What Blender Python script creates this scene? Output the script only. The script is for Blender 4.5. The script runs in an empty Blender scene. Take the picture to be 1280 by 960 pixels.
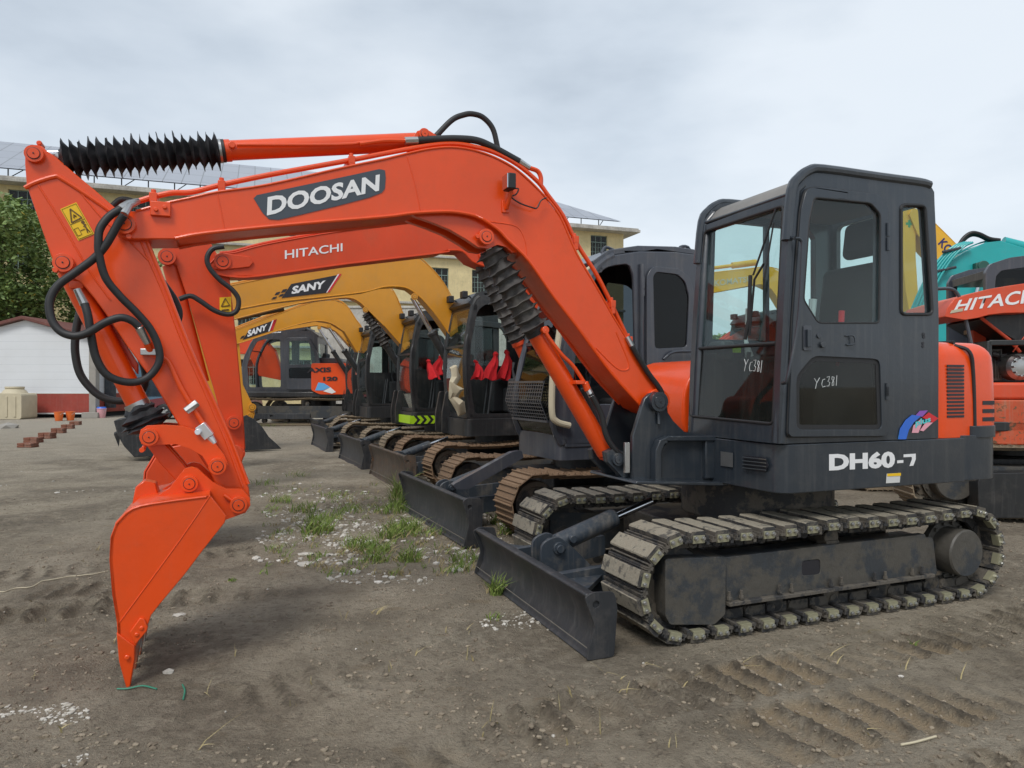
import bpy, bmesh, math, random
from mathutils import Vector, Matrix, noise
from mathutils.geometry import tessellate_polygon
random.seed(7)
V = Vector
PI = math.pi
R = math.radians
SC = bpy.context.scene
COL = SC.collection
CF, CH, HC = 890.0, 482.0, 1.4          # focal length and horizon of the photograph (px), eye height (m)

# ------------------------------------------------------------------ mesh builder
NOSPLIT = {'weld_bead', 'warning_print', 'chalk_number', 'crown', 'trunk', 'front_grille', 'solar_array', 'wall', 'cab', 'windscreen', 'gravel', 'rim', 'seat_print', 'alternator', 'track_shoe', 'red_cloth'}
SINGLES = {'hydraulic_hose', 'hydraulic_pipe', 'boom_pipes', 'chevron'}
class MB:
    def __init__(s):
        s.v = []; s.f = []; s.m = []; s.pc = []
    def add(s, vs, fs, mi=0):
        o = len(s.v); s.v += [tuple(p) for p in vs]; s.pc.append((o, len(s.v), len(s.f), len(s.f) + len(fs)))
        for f in fs:
            s.f.append([i + o for i in f]); s.m.append(mi)
        return s
    def slab(s, outer, holes, org, U, W, N, t, mi=0):
        loops = [outer] + list(holes)
        pts = [p for l in loops for p in l]; n = len(pts)
        org, U, W, N = V(org), V(U), V(W), V(N)
        vs = [org + U * a + W * b for a, b in pts]
        vs += [p + N * t for p in vs]
        tri = tessellate_polygon([[V((a, b, 0)) for a, b in l] for l in loops])
        fs = [list(q) for q in tri] + [[i + n for i in q][::-1] for q in tri]
        o = 0
        for l in loops:
            k = len(l)
            for i in range(k):
                j = (i + 1) % k
                fs.append([o + i, o + j, o + j + n, o + i + n])
            o += k
        return s.add(vs, fs, mi)
    def prism(s, pts, y0, y1, holes=(), mi=0):      # pts (x,z) extruded along y
        return s.slab([(p[0], p[-1]) for p in pts], [[(p[0], p[-1]) for p in h] for h in holes], (0, y0, 0), (1, 0, 0), (0, 0, 1), (0, 1, 0), y1 - y0, mi)
    def box(s, x0, x1, y0, y1, z0, z1, mi=0, M=None):
        vs = [V((x, y, z)) for x in (x0, x1) for y in (y0, y1) for z in (z0, z1)]
        if M: vs = [M @ p for p in vs]
        return s.add(vs, [[0, 1, 3, 2], [4, 6, 7, 5], [0, 4, 5, 1], [2, 3, 7, 6], [0, 2, 6, 4], [1, 5, 7, 3]], mi)
    def lathe(s, p0, p1, prof, seg=20, mi=0, wob=0, cap=True):   # prof: (distance along, radius)
        p0, p1 = V(p0), V(p1); d = (p1 - p0).normalized()
        a = d.orthogonal().normalized(); b = d.cross(a)
        vs = []; fs = []
        for k, (t, r) in enumerate(prof):
            for i in range(seg):
                an = 2 * PI * i / seg
                rr = r * (1 + wob * noise.noise(V((math.cos(an) * 1.7 + k * .23, math.sin(an) * 1.7, k * .31 + p0.x * 3)))) if wob else r
                tt = t + (wob * .03 * noise.noise(V((math.cos(an) * 2, math.sin(an) * 2 + 9, k * .4))) if wob else 0)
                vs.append(p0 + d * tt + (a * math.cos(an) + b * math.sin(an)) * rr)
        for k in range(len(prof) - 1):
            for i in range(seg):
                j = (i + 1) % seg
                fs.append([k * seg + i, k * seg + j, (k + 1) * seg + j, (k + 1) * seg + i])
        if cap:
            fs.append(list(range(seg))[::-1]); fs.append([(len(prof) - 1) * seg + i for i in range(seg)])
        return s.add(vs, fs, mi)
    def cyl(s, p0, p1, r, r1=None, seg=18, mi=0):
        L = (V(p1) - V(p0)).length
        return s.lathe(p0, p1, [(0, r), (L, r if r1 is None else r1)], seg, mi)
    def tube(s, pts, r, seg=8, smooth=0, mi=0, closed=False):
        pts = [V(p) for p in pts]
        if smooth: pts = spline(pts, smooth)
        n = len(pts); vs = []; fs = []; up = None
        for k, p in enumerate(pts):
            d = (pts[min(k + 1, n - 1)] - pts[max(k - 1, 0)])
            d = d.normalized() if d.length > 1e-9 else V((0, 0, 1))
            if up is None: up = d.orthogonal().normalized()
            up = (up - d * up.dot(d))
            up = up.normalized() if up.length > 1e-6 else d.orthogonal().normalized()
            w = d.cross(up)
            if isinstance(r, (list, tuple)):
                t = k / (n - 1) * (len(r) - 1); i0 = min(int(t), len(r) - 2); rr = r[i0] + (r[i0 + 1] - r[i0]) * (t - i0)
            else: rr = r
            for i in range(seg):
                an = 2 * PI * i / seg
                vs.append(p + (up * math.cos(an) + w * math.sin(an)) * rr)
        for k in range(n - 1):
            for i in range(seg):
                j = (i + 1) % seg
                fs.append([k * seg + i, k * seg + j, (k + 1) * seg + j, (k + 1) * seg + i])
        fs.append(list(range(seg))[::-1]); fs.append([(n - 1) * seg + i for i in range(seg)])
        return s.add(vs, fs, mi)
    def build(s, name, mats, parent=None, bevel=0, seg=2, ang=35, smooth=True):
        if parent is not None and name not in NOSPLIT and 1 < len(s.pc) < 130 and s.pc[-1][1] == len(s.v):
            gr = s.groups(name in SINGLES)
            if len(gr) > 1:
                out = []
                for g in gr:
                    q = MB()
                    for i in g:
                        a, b, c, d = s.pc[i]; o = len(q.v); q.v += s.v[a:b]; q.pc.append((o, len(q.v), len(q.f), len(q.f) + d - c))
                        for f, mi in zip(s.f[c:d], s.m[c:d]): q.f.append([k - a + o for k in f]); q.m.append(mi)
                    out.append((len(q.v), q))
                out.sort(key=lambda t: -t[0]); obs = [q.build1(name, mats, parent, bevel, seg, ang, smooth) for _, q in out]
                return obs[0]
        return s.build1(name, mats, parent, bevel, seg, ang, smooth)
    def groups(s, single):
        n = len(s.pc)
        if single: return [[i] for i in range(n)]
        bb = []
        for a, b, _, _ in s.pc:
            P = s.v[a:b]; bb.append([(min(p[k] for p in P) - .004, max(p[k] for p in P) + .004) for k in range(3)])
        lab = list(range(n))
        for i in range(n):
            for j in range(i):
                if all(bb[i][k][0] <= bb[j][k][1] and bb[j][k][0] <= bb[i][k][1] for k in range(3)):
                    x, y = lab[i], lab[j]
                    if x != y: lab = [y if t == x else t for t in lab]
        return [[i for i in range(n) if lab[i] == l] for l in sorted(set(lab))]
    def build1(s, name, mats, parent=None, bevel=0, seg=2, ang=35, smooth=True):
        me = bpy.data.meshes.new(name)
        me.from_pydata(s.v, [], s.f); me.update()
        if not isinstance(mats, (list, tuple)): mats = [mats]
        for m in mats: me.materials.append(m)
        if len(mats) > 1: me.polygons.foreach_set('material_index', s.m)
        if len(s.f) < 60000:
            bm = bmesh.new(); bm.from_mesh(me)
            bmesh.ops.recalc_face_normals(bm, faces=bm.faces[:])
            bm.to_mesh(me); bm.free()
        if smooth:
            me.polygons.foreach_set('use_smooth', [True] * len(me.polygons))
            me.set_sharp_from_angle(angle=R(ang))
        me.update()
        o = bpy.data.objects.new(name, me); COL.objects.link(o)
        if parent is not None: o.parent = parent
        if bevel:
            b = o.modifiers.new('bevel', 'BEVEL'); b.width = bevel; b.segments = seg
            b.limit_method = 'ANGLE'; b.angle_limit = R(38); b.harden_normals = False
        return o

def spline(pts, n):
    out = []; P = [pts[0] * 2 - pts[1]] + pts + [pts[-1] * 2 - pts[-2]]
    for i in range(1, len(P) - 2):
        a, b, c, d = P[i - 1], P[i], P[i + 1], P[i + 2]
        for k in range(n):
            t = k / n
            out.append(.5 * ((2 * b) + (c - a) * t + (2 * a - 5 * b + 4 * c - d) * t * t + (3 * b - a - 3 * c + d) * t ** 3))
    out.append(pts[-1]); return out

def rrect(x0, x1, z0, z1, r, n=4):
    out = []
    for cx, cz, a0 in ((x1 - r, z1 - r, 0), (x0 + r, z1 - r, 90), (x0 + r, z0 + r, 180), (x1 - r, z0 + r, 270)):
        for k in range(n + 1):
            a = R(a0 + 90 * k / n); out.append((cx + r * math.cos(a), cz + r * math.sin(a)))
    return out

def rnd_poly(pts, r, n=3):            # round the corners of a 2d polygon
    out = []; k = len(pts)
    for i in range(k):
        a, b, c = V(pts[i - 1]), V(pts[i]), V(pts[(i + 1) % k])
        u = a - b; w = c - b; rr = min(r, u.length * .45, w.length * .45)
        p = b + u.normalized() * rr; q = b + w.normalized() * rr
        for j in range(n + 1):
            t = j / n; out.append(tuple(p * (1 - t) ** 2 + b * 2 * t * (1 - t) + q * t * t))
    return out

def inset(pts, d):                     # shrink polygon towards the inside
    k = len(pts); ar = sum(pts[i][0] * pts[(i + 1) % k][1] - pts[(i + 1) % k][0] * pts[i][1] for i in range(k))
    sg = 1 if ar > 0 else -1; out = []
    for i in range(k):
        a, b, c = V(pts[i - 1]), V(pts[i]), V(pts[(i + 1) % k])
        e1 = (b - a); e2 = (c - b)
        if e1.length < 1e-7 or e2.length < 1e-7: out.append(tuple(b)); continue
        n1 = V((-e1.y, e1.x)).normalized(); n2 = V((-e2.y, e2.x)).normalized(); n = (n1 + n2)
        n = n / max(.4, n.length_squared) * 2 if n.length > 1e-6 else n1
        out.append(tuple(b + n * d * sg))
    return out

# ------------------------------------------------------------------ frames
class Fr:                              # a machine's own frame: x forward, y to its left, z up
    def __init__(s, ox, oy, deg, oz=0):
        s.o = V((ox, oy, oz)); s.th = R(deg)
        s.F = V((-math.cos(s.th), -math.sin(s.th), 0)); s.L = V((math.sin(s.th), -math.cos(s.th), 0))
    def ray(s, px, py, n, k):
        d = V(((px - 640) / CF, 1, -(py - CH) / CF)); c = V((0, 0, HC)) - s.o
        t = (k - c.dot(n)) / d.dot(n); w = c + d * t
        return V((w.dot(s.F), w.dot(s.L), w.z))
    def P(s, px, py, y): return s.ray(px, py, s.L, y)       # where the sight line meets the side plane y
    def X(s, px, py, x): return s.ray(px, py, s.F, x)
    def S(s, px, py, a, b):                                  # slanted front plane through local (x,z) a and b
        n2 = V((b[1] - a[1], -(b[0] - a[0]))).normalized()
        return s.ray(px, py, s.F * n2.x + V((0, 0, n2.y)), a[0] * n2.x + a[1] * n2.y)
    def pl(s, pts, y): return [(q.x, q.z) for q in (s.P(a, b, y) for a, b in pts)]
    def root(s, name, label, cat, group=None):
        e = bpy.data.objects.new(name, None); COL.objects.link(e); e.empty_display_size = .3
        e.location = s.o; e.rotation_euler = (0, 0, PI + s.th)
        e['label'] = label; e['category'] = cat
        if group: e['group'] = group
        return e

def empty(name, loc, label, cat, group=None, rz=0):
    e = bpy.data.objects.new(name, None); COL.objects.link(e); e.location = loc; e.rotation_euler = (0, 0, rz)
    e['label'] = label; e['category'] = cat
    if group: e['group'] = group
    return e
def tag(o, label, cat, group=None, kind=None):
    o['label'] = label; o['category'] = cat
    if group: o['group'] = group
    if kind: o['kind'] = kind
    return o
def ground_pt(px, py, z=0):
    t = (HC - z) * CF / (py - CH); return V(((px - 640) / CF * t, t, z))

# ------------------------------------------------------------------ materials
def newmat(name):
    m = bpy.data.materials.new(name); m.use_nodes = True
    nt = m.node_tree; b = nt.nodes['Principled BSDF']; return m, nt, b
def nd(nt, t, **k):
    n = nt.nodes.new(t)
    for a, v in k.items():
        if a.startswith('i_'):
            key = a[2:]; n.inputs[int(key) if key.isdigit() else key.replace('_', ' ')].default_value = v
        else: setattr(n, a, v)
    return n
def ramp(nt, src, stops):
    r = nt.nodes.new('ShaderNodeValToRGB'); e = r.color_ramp.elements
    while len(e) < len(stops): e.new(.5)
    for i, (p, c) in enumerate(stops):
        e[i].position = p; e[i].color = (c, c, c, 1) if isinstance(c, (int, float)) else (*c, 1)
    nt.links.new(src, r.inputs[0]); return r
def mixc(nt, fac, a, b, mode='MIX'):
    m = nt.nodes.new('ShaderNodeMix'); m.data_type = 'RGBA'; m.blend_type = mode
    for sock, v in ((m.inputs[0], fac), (m.inputs[6], a), (m.inputs[7], b)):
        if isinstance(v, bpy.types.NodeSocket): nt.links.new(v, sock)
        elif isinstance(v, (int, float)): sock.default_value = v
        else: sock.default_value = (*v, 1)
    return m.outputs[2]
def coords(nt, scale=(1, 1, 1), kind='Object'):
    tc = nt.nodes.new('ShaderNodeTexCoord'); mp = nt.nodes.new('ShaderNodeMapping')
    mp.inputs['Scale'].default_value = scale; nt.links.new(tc.outputs[kind], mp.inputs[0]); return mp.outputs[0]
def nz(nt, co, scale, detail=5, rough=.6):
    n = nt.nodes.new('ShaderNodeTexNoise'); n.inputs['Scale'].default_value = scale
    n.inputs['Detail'].default_value = detail; n.inputs['Roughness'].default_value = rough
    nt.links.new(co, n.inputs['Vector']); return n.outputs[0]
def bump(nt, b, h, strength, dist=.01):
    n = nt.nodes.new('ShaderNodeBump'); n.inputs['Strength'].default_value = strength; n.inputs['Distance'].default_value = dist
    nt.links.new(h, n.inputs['Height']); nt.links.new(n.outputs[0], b.inputs['Normal'])

def paint(name, col, rough=.35, coat=.3, dust=(.25, .2, .15), dust_amt=.15, streak=.1, vary=.12, metal=0, chips=None, peel=.05):
    m, nt, b = newmat(name); co = coords(nt)
    big = nz(nt, co, 1.7, 4); c = mixc(nt, ramp(nt, big, [(.3, 0), (.7, 1)]).outputs[0], [v * (1 - vary) for v in col], [min(1, v * (1 + vary)) for v in col])
    d = nz(nt, co, 5.5, 9, .72)
    c = mixc(nt, ramp(nt, d, [(.5, 0), (.78, dust_amt)]).outputs[0], c, dust)
    if streak:
        st = nz(nt, coords(nt, (26, 26, 1.3)), 1, 4, .6)
        c = mixc(nt, ramp(nt, st, [(.52, 0), (.72, streak)]).outputs[0], c, [v * .5 + .12 for v in dust])
    if chips:
        ch = nz(nt, co, 14, 8, .7)
        c = mixc(nt, ramp(nt, ch, [(chips[1], 0), (chips[1] + .015, 1)]).outputs[0], c, chips[0])
    nt.links.new(c, b.inputs['Base Color'])
    rr = nt.nodes.new('ShaderNodeMapRange'); rr.inputs[3].default_value = rough - .08; rr.inputs[4].default_value = rough + .22
    nt.links.new(d, rr.inputs[0]); nt.links.new(rr.outputs[0], b.inputs['Roughness'])
    b.inputs['Coat Weight'].default_value = coat; b.inputs['Coat Roughness'].default_value = .12; b.inputs['Metallic'].default_value = metal
    bump(nt, b, nz(nt, co, 34, 3), peel, .02)
    return m
def flat(name, col, rough=.5, metal=0, emit=None, vary=.1, scale=12):
    m, nt, b = newmat(name); co = coords(nt)
    c = mixc(nt, nz(nt, co, scale, 5), [v * (1 - vary) for v in col], [min(1, v * (1 + vary)) for v in col])
    nt.links.new(c, b.inputs['Base Color']); b.inputs['Roughness'].default_value = rough; b.inputs['Metallic'].default_value = metal
    return m
def glass(name, tint, refl=1.0, dirt=.1, f0=.022):
    m, nt, b = newmat(name); nt.nodes.remove(b); out = nt.nodes['Material Output']
    tr = nd(nt, 'ShaderNodeBsdfTransparent'); tr.inputs[0].default_value = (*tint, 1)
    gl = nd(nt, 'ShaderNodeBsdfGlossy'); gl.inputs['Roughness'].default_value = .03; gl.inputs[0].default_value = (refl, refl, refl, 1)
    df = nd(nt, 'ShaderNodeBsdfDiffuse'); df.inputs[0].default_value = (.35, .33, .29, 1)
    lw = nd(nt, 'ShaderNodeLayerWeight', i_Blend=.5); pw = nd(nt, 'ShaderNodeMath', operation='POWER', i_1=4.0); nt.links.new(lw.outputs['Facing'], pw.inputs[0])
    fr = nd(nt, 'ShaderNodeMapRange'); fr.inputs[3].default_value = f0; fr.inputs[4].default_value = .8; nt.links.new(pw.outputs[0], fr.inputs[0])
    co = coords(nt); n = nz(nt, co, 4, 8, .7)
    m1 = nd(nt, 'ShaderNodeMixShader'); m2 = nd(nt, 'ShaderNodeMixShader')
    nt.links.new(fr.outputs[0], m1.inputs[0]); nt.links.new(tr.outputs[0], m1.inputs[1]); nt.links.new(gl.outputs[0], m1.inputs[2])
    nt.links.new(ramp(nt, n, [(.35, dirt * .25), (.75, dirt)]).outputs[0], m2.inputs[0]); nt.links.new(m1.outputs[0], m2.inputs[1]); nt.links.new(df.outputs[0], m2.inputs[2])
    nt.links.new(m2.outputs[0], out.inputs[0]); return m

ORANGE = paint('orange_paint', (.76, .070, .004), .28, .25, (.40, .07, .02), .25, .04, .08, peel=.05)
ORANGE2 = paint('orange_paint_second', (.66, .056, .006), .40, .06, (.36, .09, .04), .35, .06, .1)
REDO = paint('faded_red_paint', (.62, .07, .022), .45, .1, (.4, .2, .12), .4, .1, .12)
REDRUST = paint('rust_worn_red_paint', (.50, .075, .025), .6, 0, (.35, .22, .12), .6, .35, .2, chips=((.16, .08, .04), .56))
YELLOW = paint('yellow_paint', (.64, .27, .012), .36, .25, (.4, .24, .08), .3, .06, .08)
YELLOWK = paint('bright_yellow_paint', (.78, .42, .02), .4, .2, (.5, .35, .15), .3, .08, .08)
TEAL = paint('teal_paint', (.01, .36, .36), .36, .25, (.1, .3, .28), .25, .05, .1)
CHAR = paint('charcoal_paint', (.022, .029, .038), .27, .40, (.15, .135, .11), .16, .10, .12)
BOOTG = paint('dusty_rubberised_cloth', (.060, .055, .052), .7, 0, (.20, .18, .15), .5, 0, .3)
CHARD = paint('dusty_charcoal_paint', (.030, .039, .050), .45, .1, (.24, .20, .15), .55, .25, .18, chips=((.10, .07, .05), .66))
GREYC = paint('grey_cab_paint', (.046, .052, .066), .30, .4, (.18, .16, .13), .22, .2, .12)
BLACKP = paint('black_paint', (.016, .017, .018), .4, .2, (.14, .12, .10), .3, .12, .15)
BLADE = paint('scraped_steel_paint', (.042, .045, .050), .42, 0, (.17, .15, .13), .4, .22, .2, metal=.3, chips=((.13, .10, .08), .68))
BLADE2 = paint('brown_worn_steel', (.075, .060, .048), .5, 0, (.25, .16, .10), .6, .4, .25, metal=.3, chips=((.16, .08, .04), .6))
RUBBER = flat('black_rubber', (.018, .018, .019), .55, vary=.3, scale=30)
BOOT = paint('rubberised_cloth', (.022, .022, .025), .5, 0, (.16, .14, .14), .35, 0, .3)
CHROME = flat('chrome_steel', (.62, .63, .65), .12, 1)
STEEL = flat('zinc_fitting', (.5, .5, .49), .32, .9, vary=.2)
ZINC = paint('yellow_zinc_plate', (.42, .40, .27), .35, 0, (.34, .31, .25), .6, 0, .25, metal=.45)
SEAT = flat('dark_seat_cloth', (.03, .03, .032), .85, vary=.3)
INNER = flat('cab_interior_plastic', (.045, .047, .05), .6, vary=.3)
LINER = flat('cab_headliner', (.10, .13, .13), .8)
REDCL = flat('red_cloth', (.62, .012, .018), .85, vary=.2, scale=30)
WHITE = flat('white_lettering', (.78, .78, .78), .4, vary=.03)
DECAL = flat('slate_decal', (.055, .068, .085), .35, vary=.05)
BLK = flat('black_print_and_dark_holes', (.02, .02, .025), .4)
RED = flat('red_decal', (.62, .02, .03), .4)
BLUE = flat('blue_decal', (.03, .14, .6), .4); LBLUE = flat('light_blue_decal', (.12, .4, .75), .4)
PURP = flat('purple_decal', (.25, .09, .42), .4); PINK = flat('pink_decal', (.75, .35, .42), .4); CYAN = flat('cyan_decal', (.08, .6, .62), .4)
YELL = flat('warning_yellow', (.85, .52, .01), .4, vary=.04); LIME = flat('lime_hazard', (.42, .68, .02), .4); BRN = flat('warning_print', (.12, .06, .01), .5)
PAPER = flat('paper_label', (.62, .62, .6), .5, vary=.08); CHALK = flat('chalk_paint', (.6, .62, .62), .6)
GLASS = glass('clear_cab_glass', (.86, .93, .92), 1, .012)
GLASSD = glass('dirty_lower_glass', (.55, .58, .56), 1, .035)
GLASST = glass('tinted_glass', (.26, .29, .31), 1, .004, .022)
ORBOX = flat('orange_plastic', (.75, .16, .03), .5)
PINKP = flat('pink_plastic', (.68, .35, .38), .5); CREAM = flat('weathered_cream_plastic', (.50, .44, .31), .7, vary=.22, scale=3)
CONC = flat('weathered_concrete', (.30, .28, .25), .9, vary=.25, scale=3)

def mud_track(name, base, mud, amt, rough=.75, scale=9):
    m, nt, b = newmat(name); co = coords(nt, kind='Object'); g = nt.nodes.new('ShaderNodeNewGeometry')
    inf = nt.nodes.new('ShaderNodeObjectInfo')
    va = nt.nodes.new('ShaderNodeVectorMath'); nt.links.new(co, va.inputs[0]); nt.links.new(inf.outputs['Location'], va.inputs[1])
    n = nz(nt, va.outputs[0], scale, 9, .7)
    c = mixc(nt, ramp(nt, n, [(.5 - amt * .35, 0), (.56 - amt * .3, 1)]).outputs[0], base, mud)
    n2 = nz(nt, va.outputs[0], scale * 5, 6, .7)
    c = mixc(nt, ramp(nt, n2, [(.3, 0), (.75, .5)]).outputs[0], c, [v * .45 for v in mud])
    nt.links.new(c, b.inputs['Base Color']); b.inputs['Roughness'].default_value = rough
    bump(nt, b, n2, .5, .01); return m
PAD = mud_track('mud_caked_pad', (.075, .072, .064), (.30, .268, .205), .30, scale=16)
LINK = mud_track('dirty_track_steel', (.030, .031, .034), (.12, .105, .085), .12)
RUST = mud_track('rusty_track_steel', (.075, .058, .045), (.235, .150, .088), .5)
RUSTG = mud_track('greyish_rusty_track', (.08, .065, .05), (.27, .21, .14), .5)
UNDER = mud_track('grimy_undercarriage', (.022, .024, .027), (.12, .10, .075), .1, .6, 5)
FRAMEM = mud_track('dusty_track_frame', (.036, .043, .051), (.085, .078, .066), .15, .5, 3)

# ------------------------------------------------------------------ text and decals
def quad_map(q, u, v):
    return q[0] * (1 - u) * (1 - v) + q[1] * u * (1 - v) + q[2] * u * v + q[3] * (1 - u) * v
def text_on(name, s, q, mat, parent, bold=.02, N=None, lift=.002, shear=0):
    cu = bpy.data.curves.new('lettering_curve', 'FONT'); cu.body = s; cu.offset = bold; cu.shear = shear; cu.resolution_u = 3
    ob = bpy.data.objects.new('lettering_tmp', cu); COL.objects.link(ob)
    dg = bpy.context.evaluated_depsgraph_get(); me = bpy.data.meshes.new_from_object(ob.evaluated_get(dg))
    bpy.data.objects.remove(ob); xs = [v.co.x for v in me.vertices]; ys = [v.co.y for v in me.vertices]
    x0, x1, y0, y1 = min(xs), max(xs), min(ys), max(ys)
    q = [V(p) for p in q]; n = (q[1] - q[0]).cross(q[3] - q[0]).normalized()
    if N is not None: n = V(N)
    for v in me.vertices:
        v.co = quad_map(q, (v.co.x - x0) / (x1 - x0), (v.co.y - y0) / (y1 - y0)) + n * lift
    me.materials.clear(); me.materials.append(mat); me.name = name
    o = bpy.data.objects.new(name, me); COL.objects.link(o); o.parent = parent; return o
def plate(name, pts3, mat, parent, N, lift=.002, t=.002, bevel=0):
    N = V(N); pts3 = [V(p) for p in pts3]; m = MB(); n = len(pts3)
    vs = [p + N * lift for p in pts3] + [p + N * (lift + t) for p in pts3]
    U = (pts3[1] - pts3[0]).normalized(); W = N.cross(U)
    tri = tessellate_polygon([[V(((p - pts3[0]).dot(U), (p - pts3[0]).dot(W), 0)) for p in pts3]])
    fs = [list(q) for q in tri] + [[i + n for i in q] for q in tri] + [[i, (i + 1) % n, (i + 1) % n + n, i + n] for i in range(n)]
    m.add(vs, fs); return m.build(name, mat, parent, smooth=False)
YN = (0, 1, 0)

# ------------------------------------------------------------------ excavator pieces
def track_path(x0, x1, r, n, sag=0.0, zc=None):
    """n stations round the belt: (x, z, tangent angle, is on top) ; x0 rear wheel, x1 idler, r outer radius of the steel"""
    L = x1 - x0; per = 2 * L + 2 * PI * r; out = []
    for k in range(n):
        s = per * (k + .5) / n
        if s < L: x = x1 - s; z = 0; nx, nz_ = 0, -1
        elif s < L + PI * r:
            a = -PI / 2 - (s - L) / r; x = x0 + r * math.cos(a); z = r + r * math.sin(a); nx, nz_ = math.cos(a), math.sin(a)
        elif s < 2 * L + PI * r:
            u = s - L - PI * r; x = x0 + u; z = 2 * r - sag * abs(math.sin(PI * 2 * u / L)) ; nx, nz_ = 0, 1
        else:
            a = PI / 2 - (s - 2 * L - PI * r) / r; x = x1 + r * math.cos(a); z = r + r * math.sin(a); nx, nz_ = math.cos(a), math.sin(a)
        out.append((x, z, nx, nz_))
    return out
def shoe_mesh_padded(pitch, w):
    m = MB()
    m.box(-pitch * .49, pitch * .49, -w / 2, w / 2, -.060, -.046, 1)
    m.box(-pitch * .49, -pitch * .36, -w / 2, w / 2, -.075, -.046, 1)
    vs = []; hx, hw = pitch * .31, w / 2 - .004; random.seed(3)
    prof = [(-hx, -.046), (-hx, -.006), (-hx * .93, 0), (hx * .86, 0), (hx, -.007), (hx, -.046)]
    ny = 14
    for j in range(ny):
        y = -hw + 2 * hw * j / (ny - 1)
        for k, (a, c) in enumerate(prof):
            e = .0016 if 0 < k < 5 else 0
            vs.append((a + random.uniform(-e, e), y, c + random.uniform(-e, e * .3)))
    fs = []; k = len(prof)
    for j in range(ny - 1):
        for i in range(k):
            fs.append([j * k + i, j * k + (i + 1) % k, (j + 1) * k + (i + 1) % k, (j + 1) * k + i])
    top = [f for q, f in enumerate(fs) if q % k in (1, 2, 3)]; rest = [f for q, f in enumerate(fs) if q % k not in (1, 2, 3)] + [list(range(k)), [(ny - 1) * k + i for i in range(k)][::-1]]
    m.add(vs, top, 0); o = len(m.v) - len(vs)
    for f in rest: m.f.append([i + o for i in f]); m.m.append(1)
    for a in (-.47, -.40, .38): m.box(pitch * a, pitch * a + .008, -w / 2, w / 2, -.046, -.028, 1)
    for sy in (1, -1):
        m.box(-hx * .8, hx * .8, sy * (w / 2 - .002), sy * (w / 2 + .006), -.064, -.022, 2)
        m.box(-hx * .8, hx * .8, sy * (w / 2 - .002), sy * (w / 2 - .04), -.066, -.060, 2)
        for bx in (-hx * .5, hx * .5):
            m.cyl((bx, sy * (w / 2 + .005), -.036), (bx, sy * (w / 2 + .018), -.036), .0125, seg=6, mi=3)
            m.cyl((bx, sy * (w / 2 + .018), -.036), (bx, sy * (w / 2 + .024), -.036), .008, seg=8, mi=3)
    for y in (-.07, .07):     # chain links on the inside
        m.box(-pitch * .5, pitch * .5, y - .014, y + .014, -.115, -.06, 1)
        m.cyl((-pitch * .3, y - .02, -.09), (-pitch * .3, y + .02, -.09), .03, seg=10, mi=1)
    return m
def shoe_mesh_grouser(pitch, w):
    m = MB()
    m.box(-pitch * .5, pitch * .48, -w / 2, w / 2, -.030, -.020, 0)
    for a in (-.42, -.08, .26):
        h = 0 if a < 0 and a < -.3 else -.006
        x = a * pitch; m.add([(x, -w / 2, -.02), (x + .016, -w / 2, -.02), (x + .012, -w / 2, h), (x + .004, -w / 2, h), (x, w / 2, -.02), (x + .016, w / 2, -.02), (x + .012, w / 2, h), (x + .004, w / 2, h)],
              [[0, 1, 2, 3], [7, 6, 5, 4], [0, 4, 5, 1], [1, 5, 6, 2], [2, 6, 7, 3], [3, 7, 4, 0]], 0)
    for y in (-.06, .06): m.box(-pitch * .5, pitch * .5, y - .012, y + .012, -.075, -.03, 0)
    return m

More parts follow.
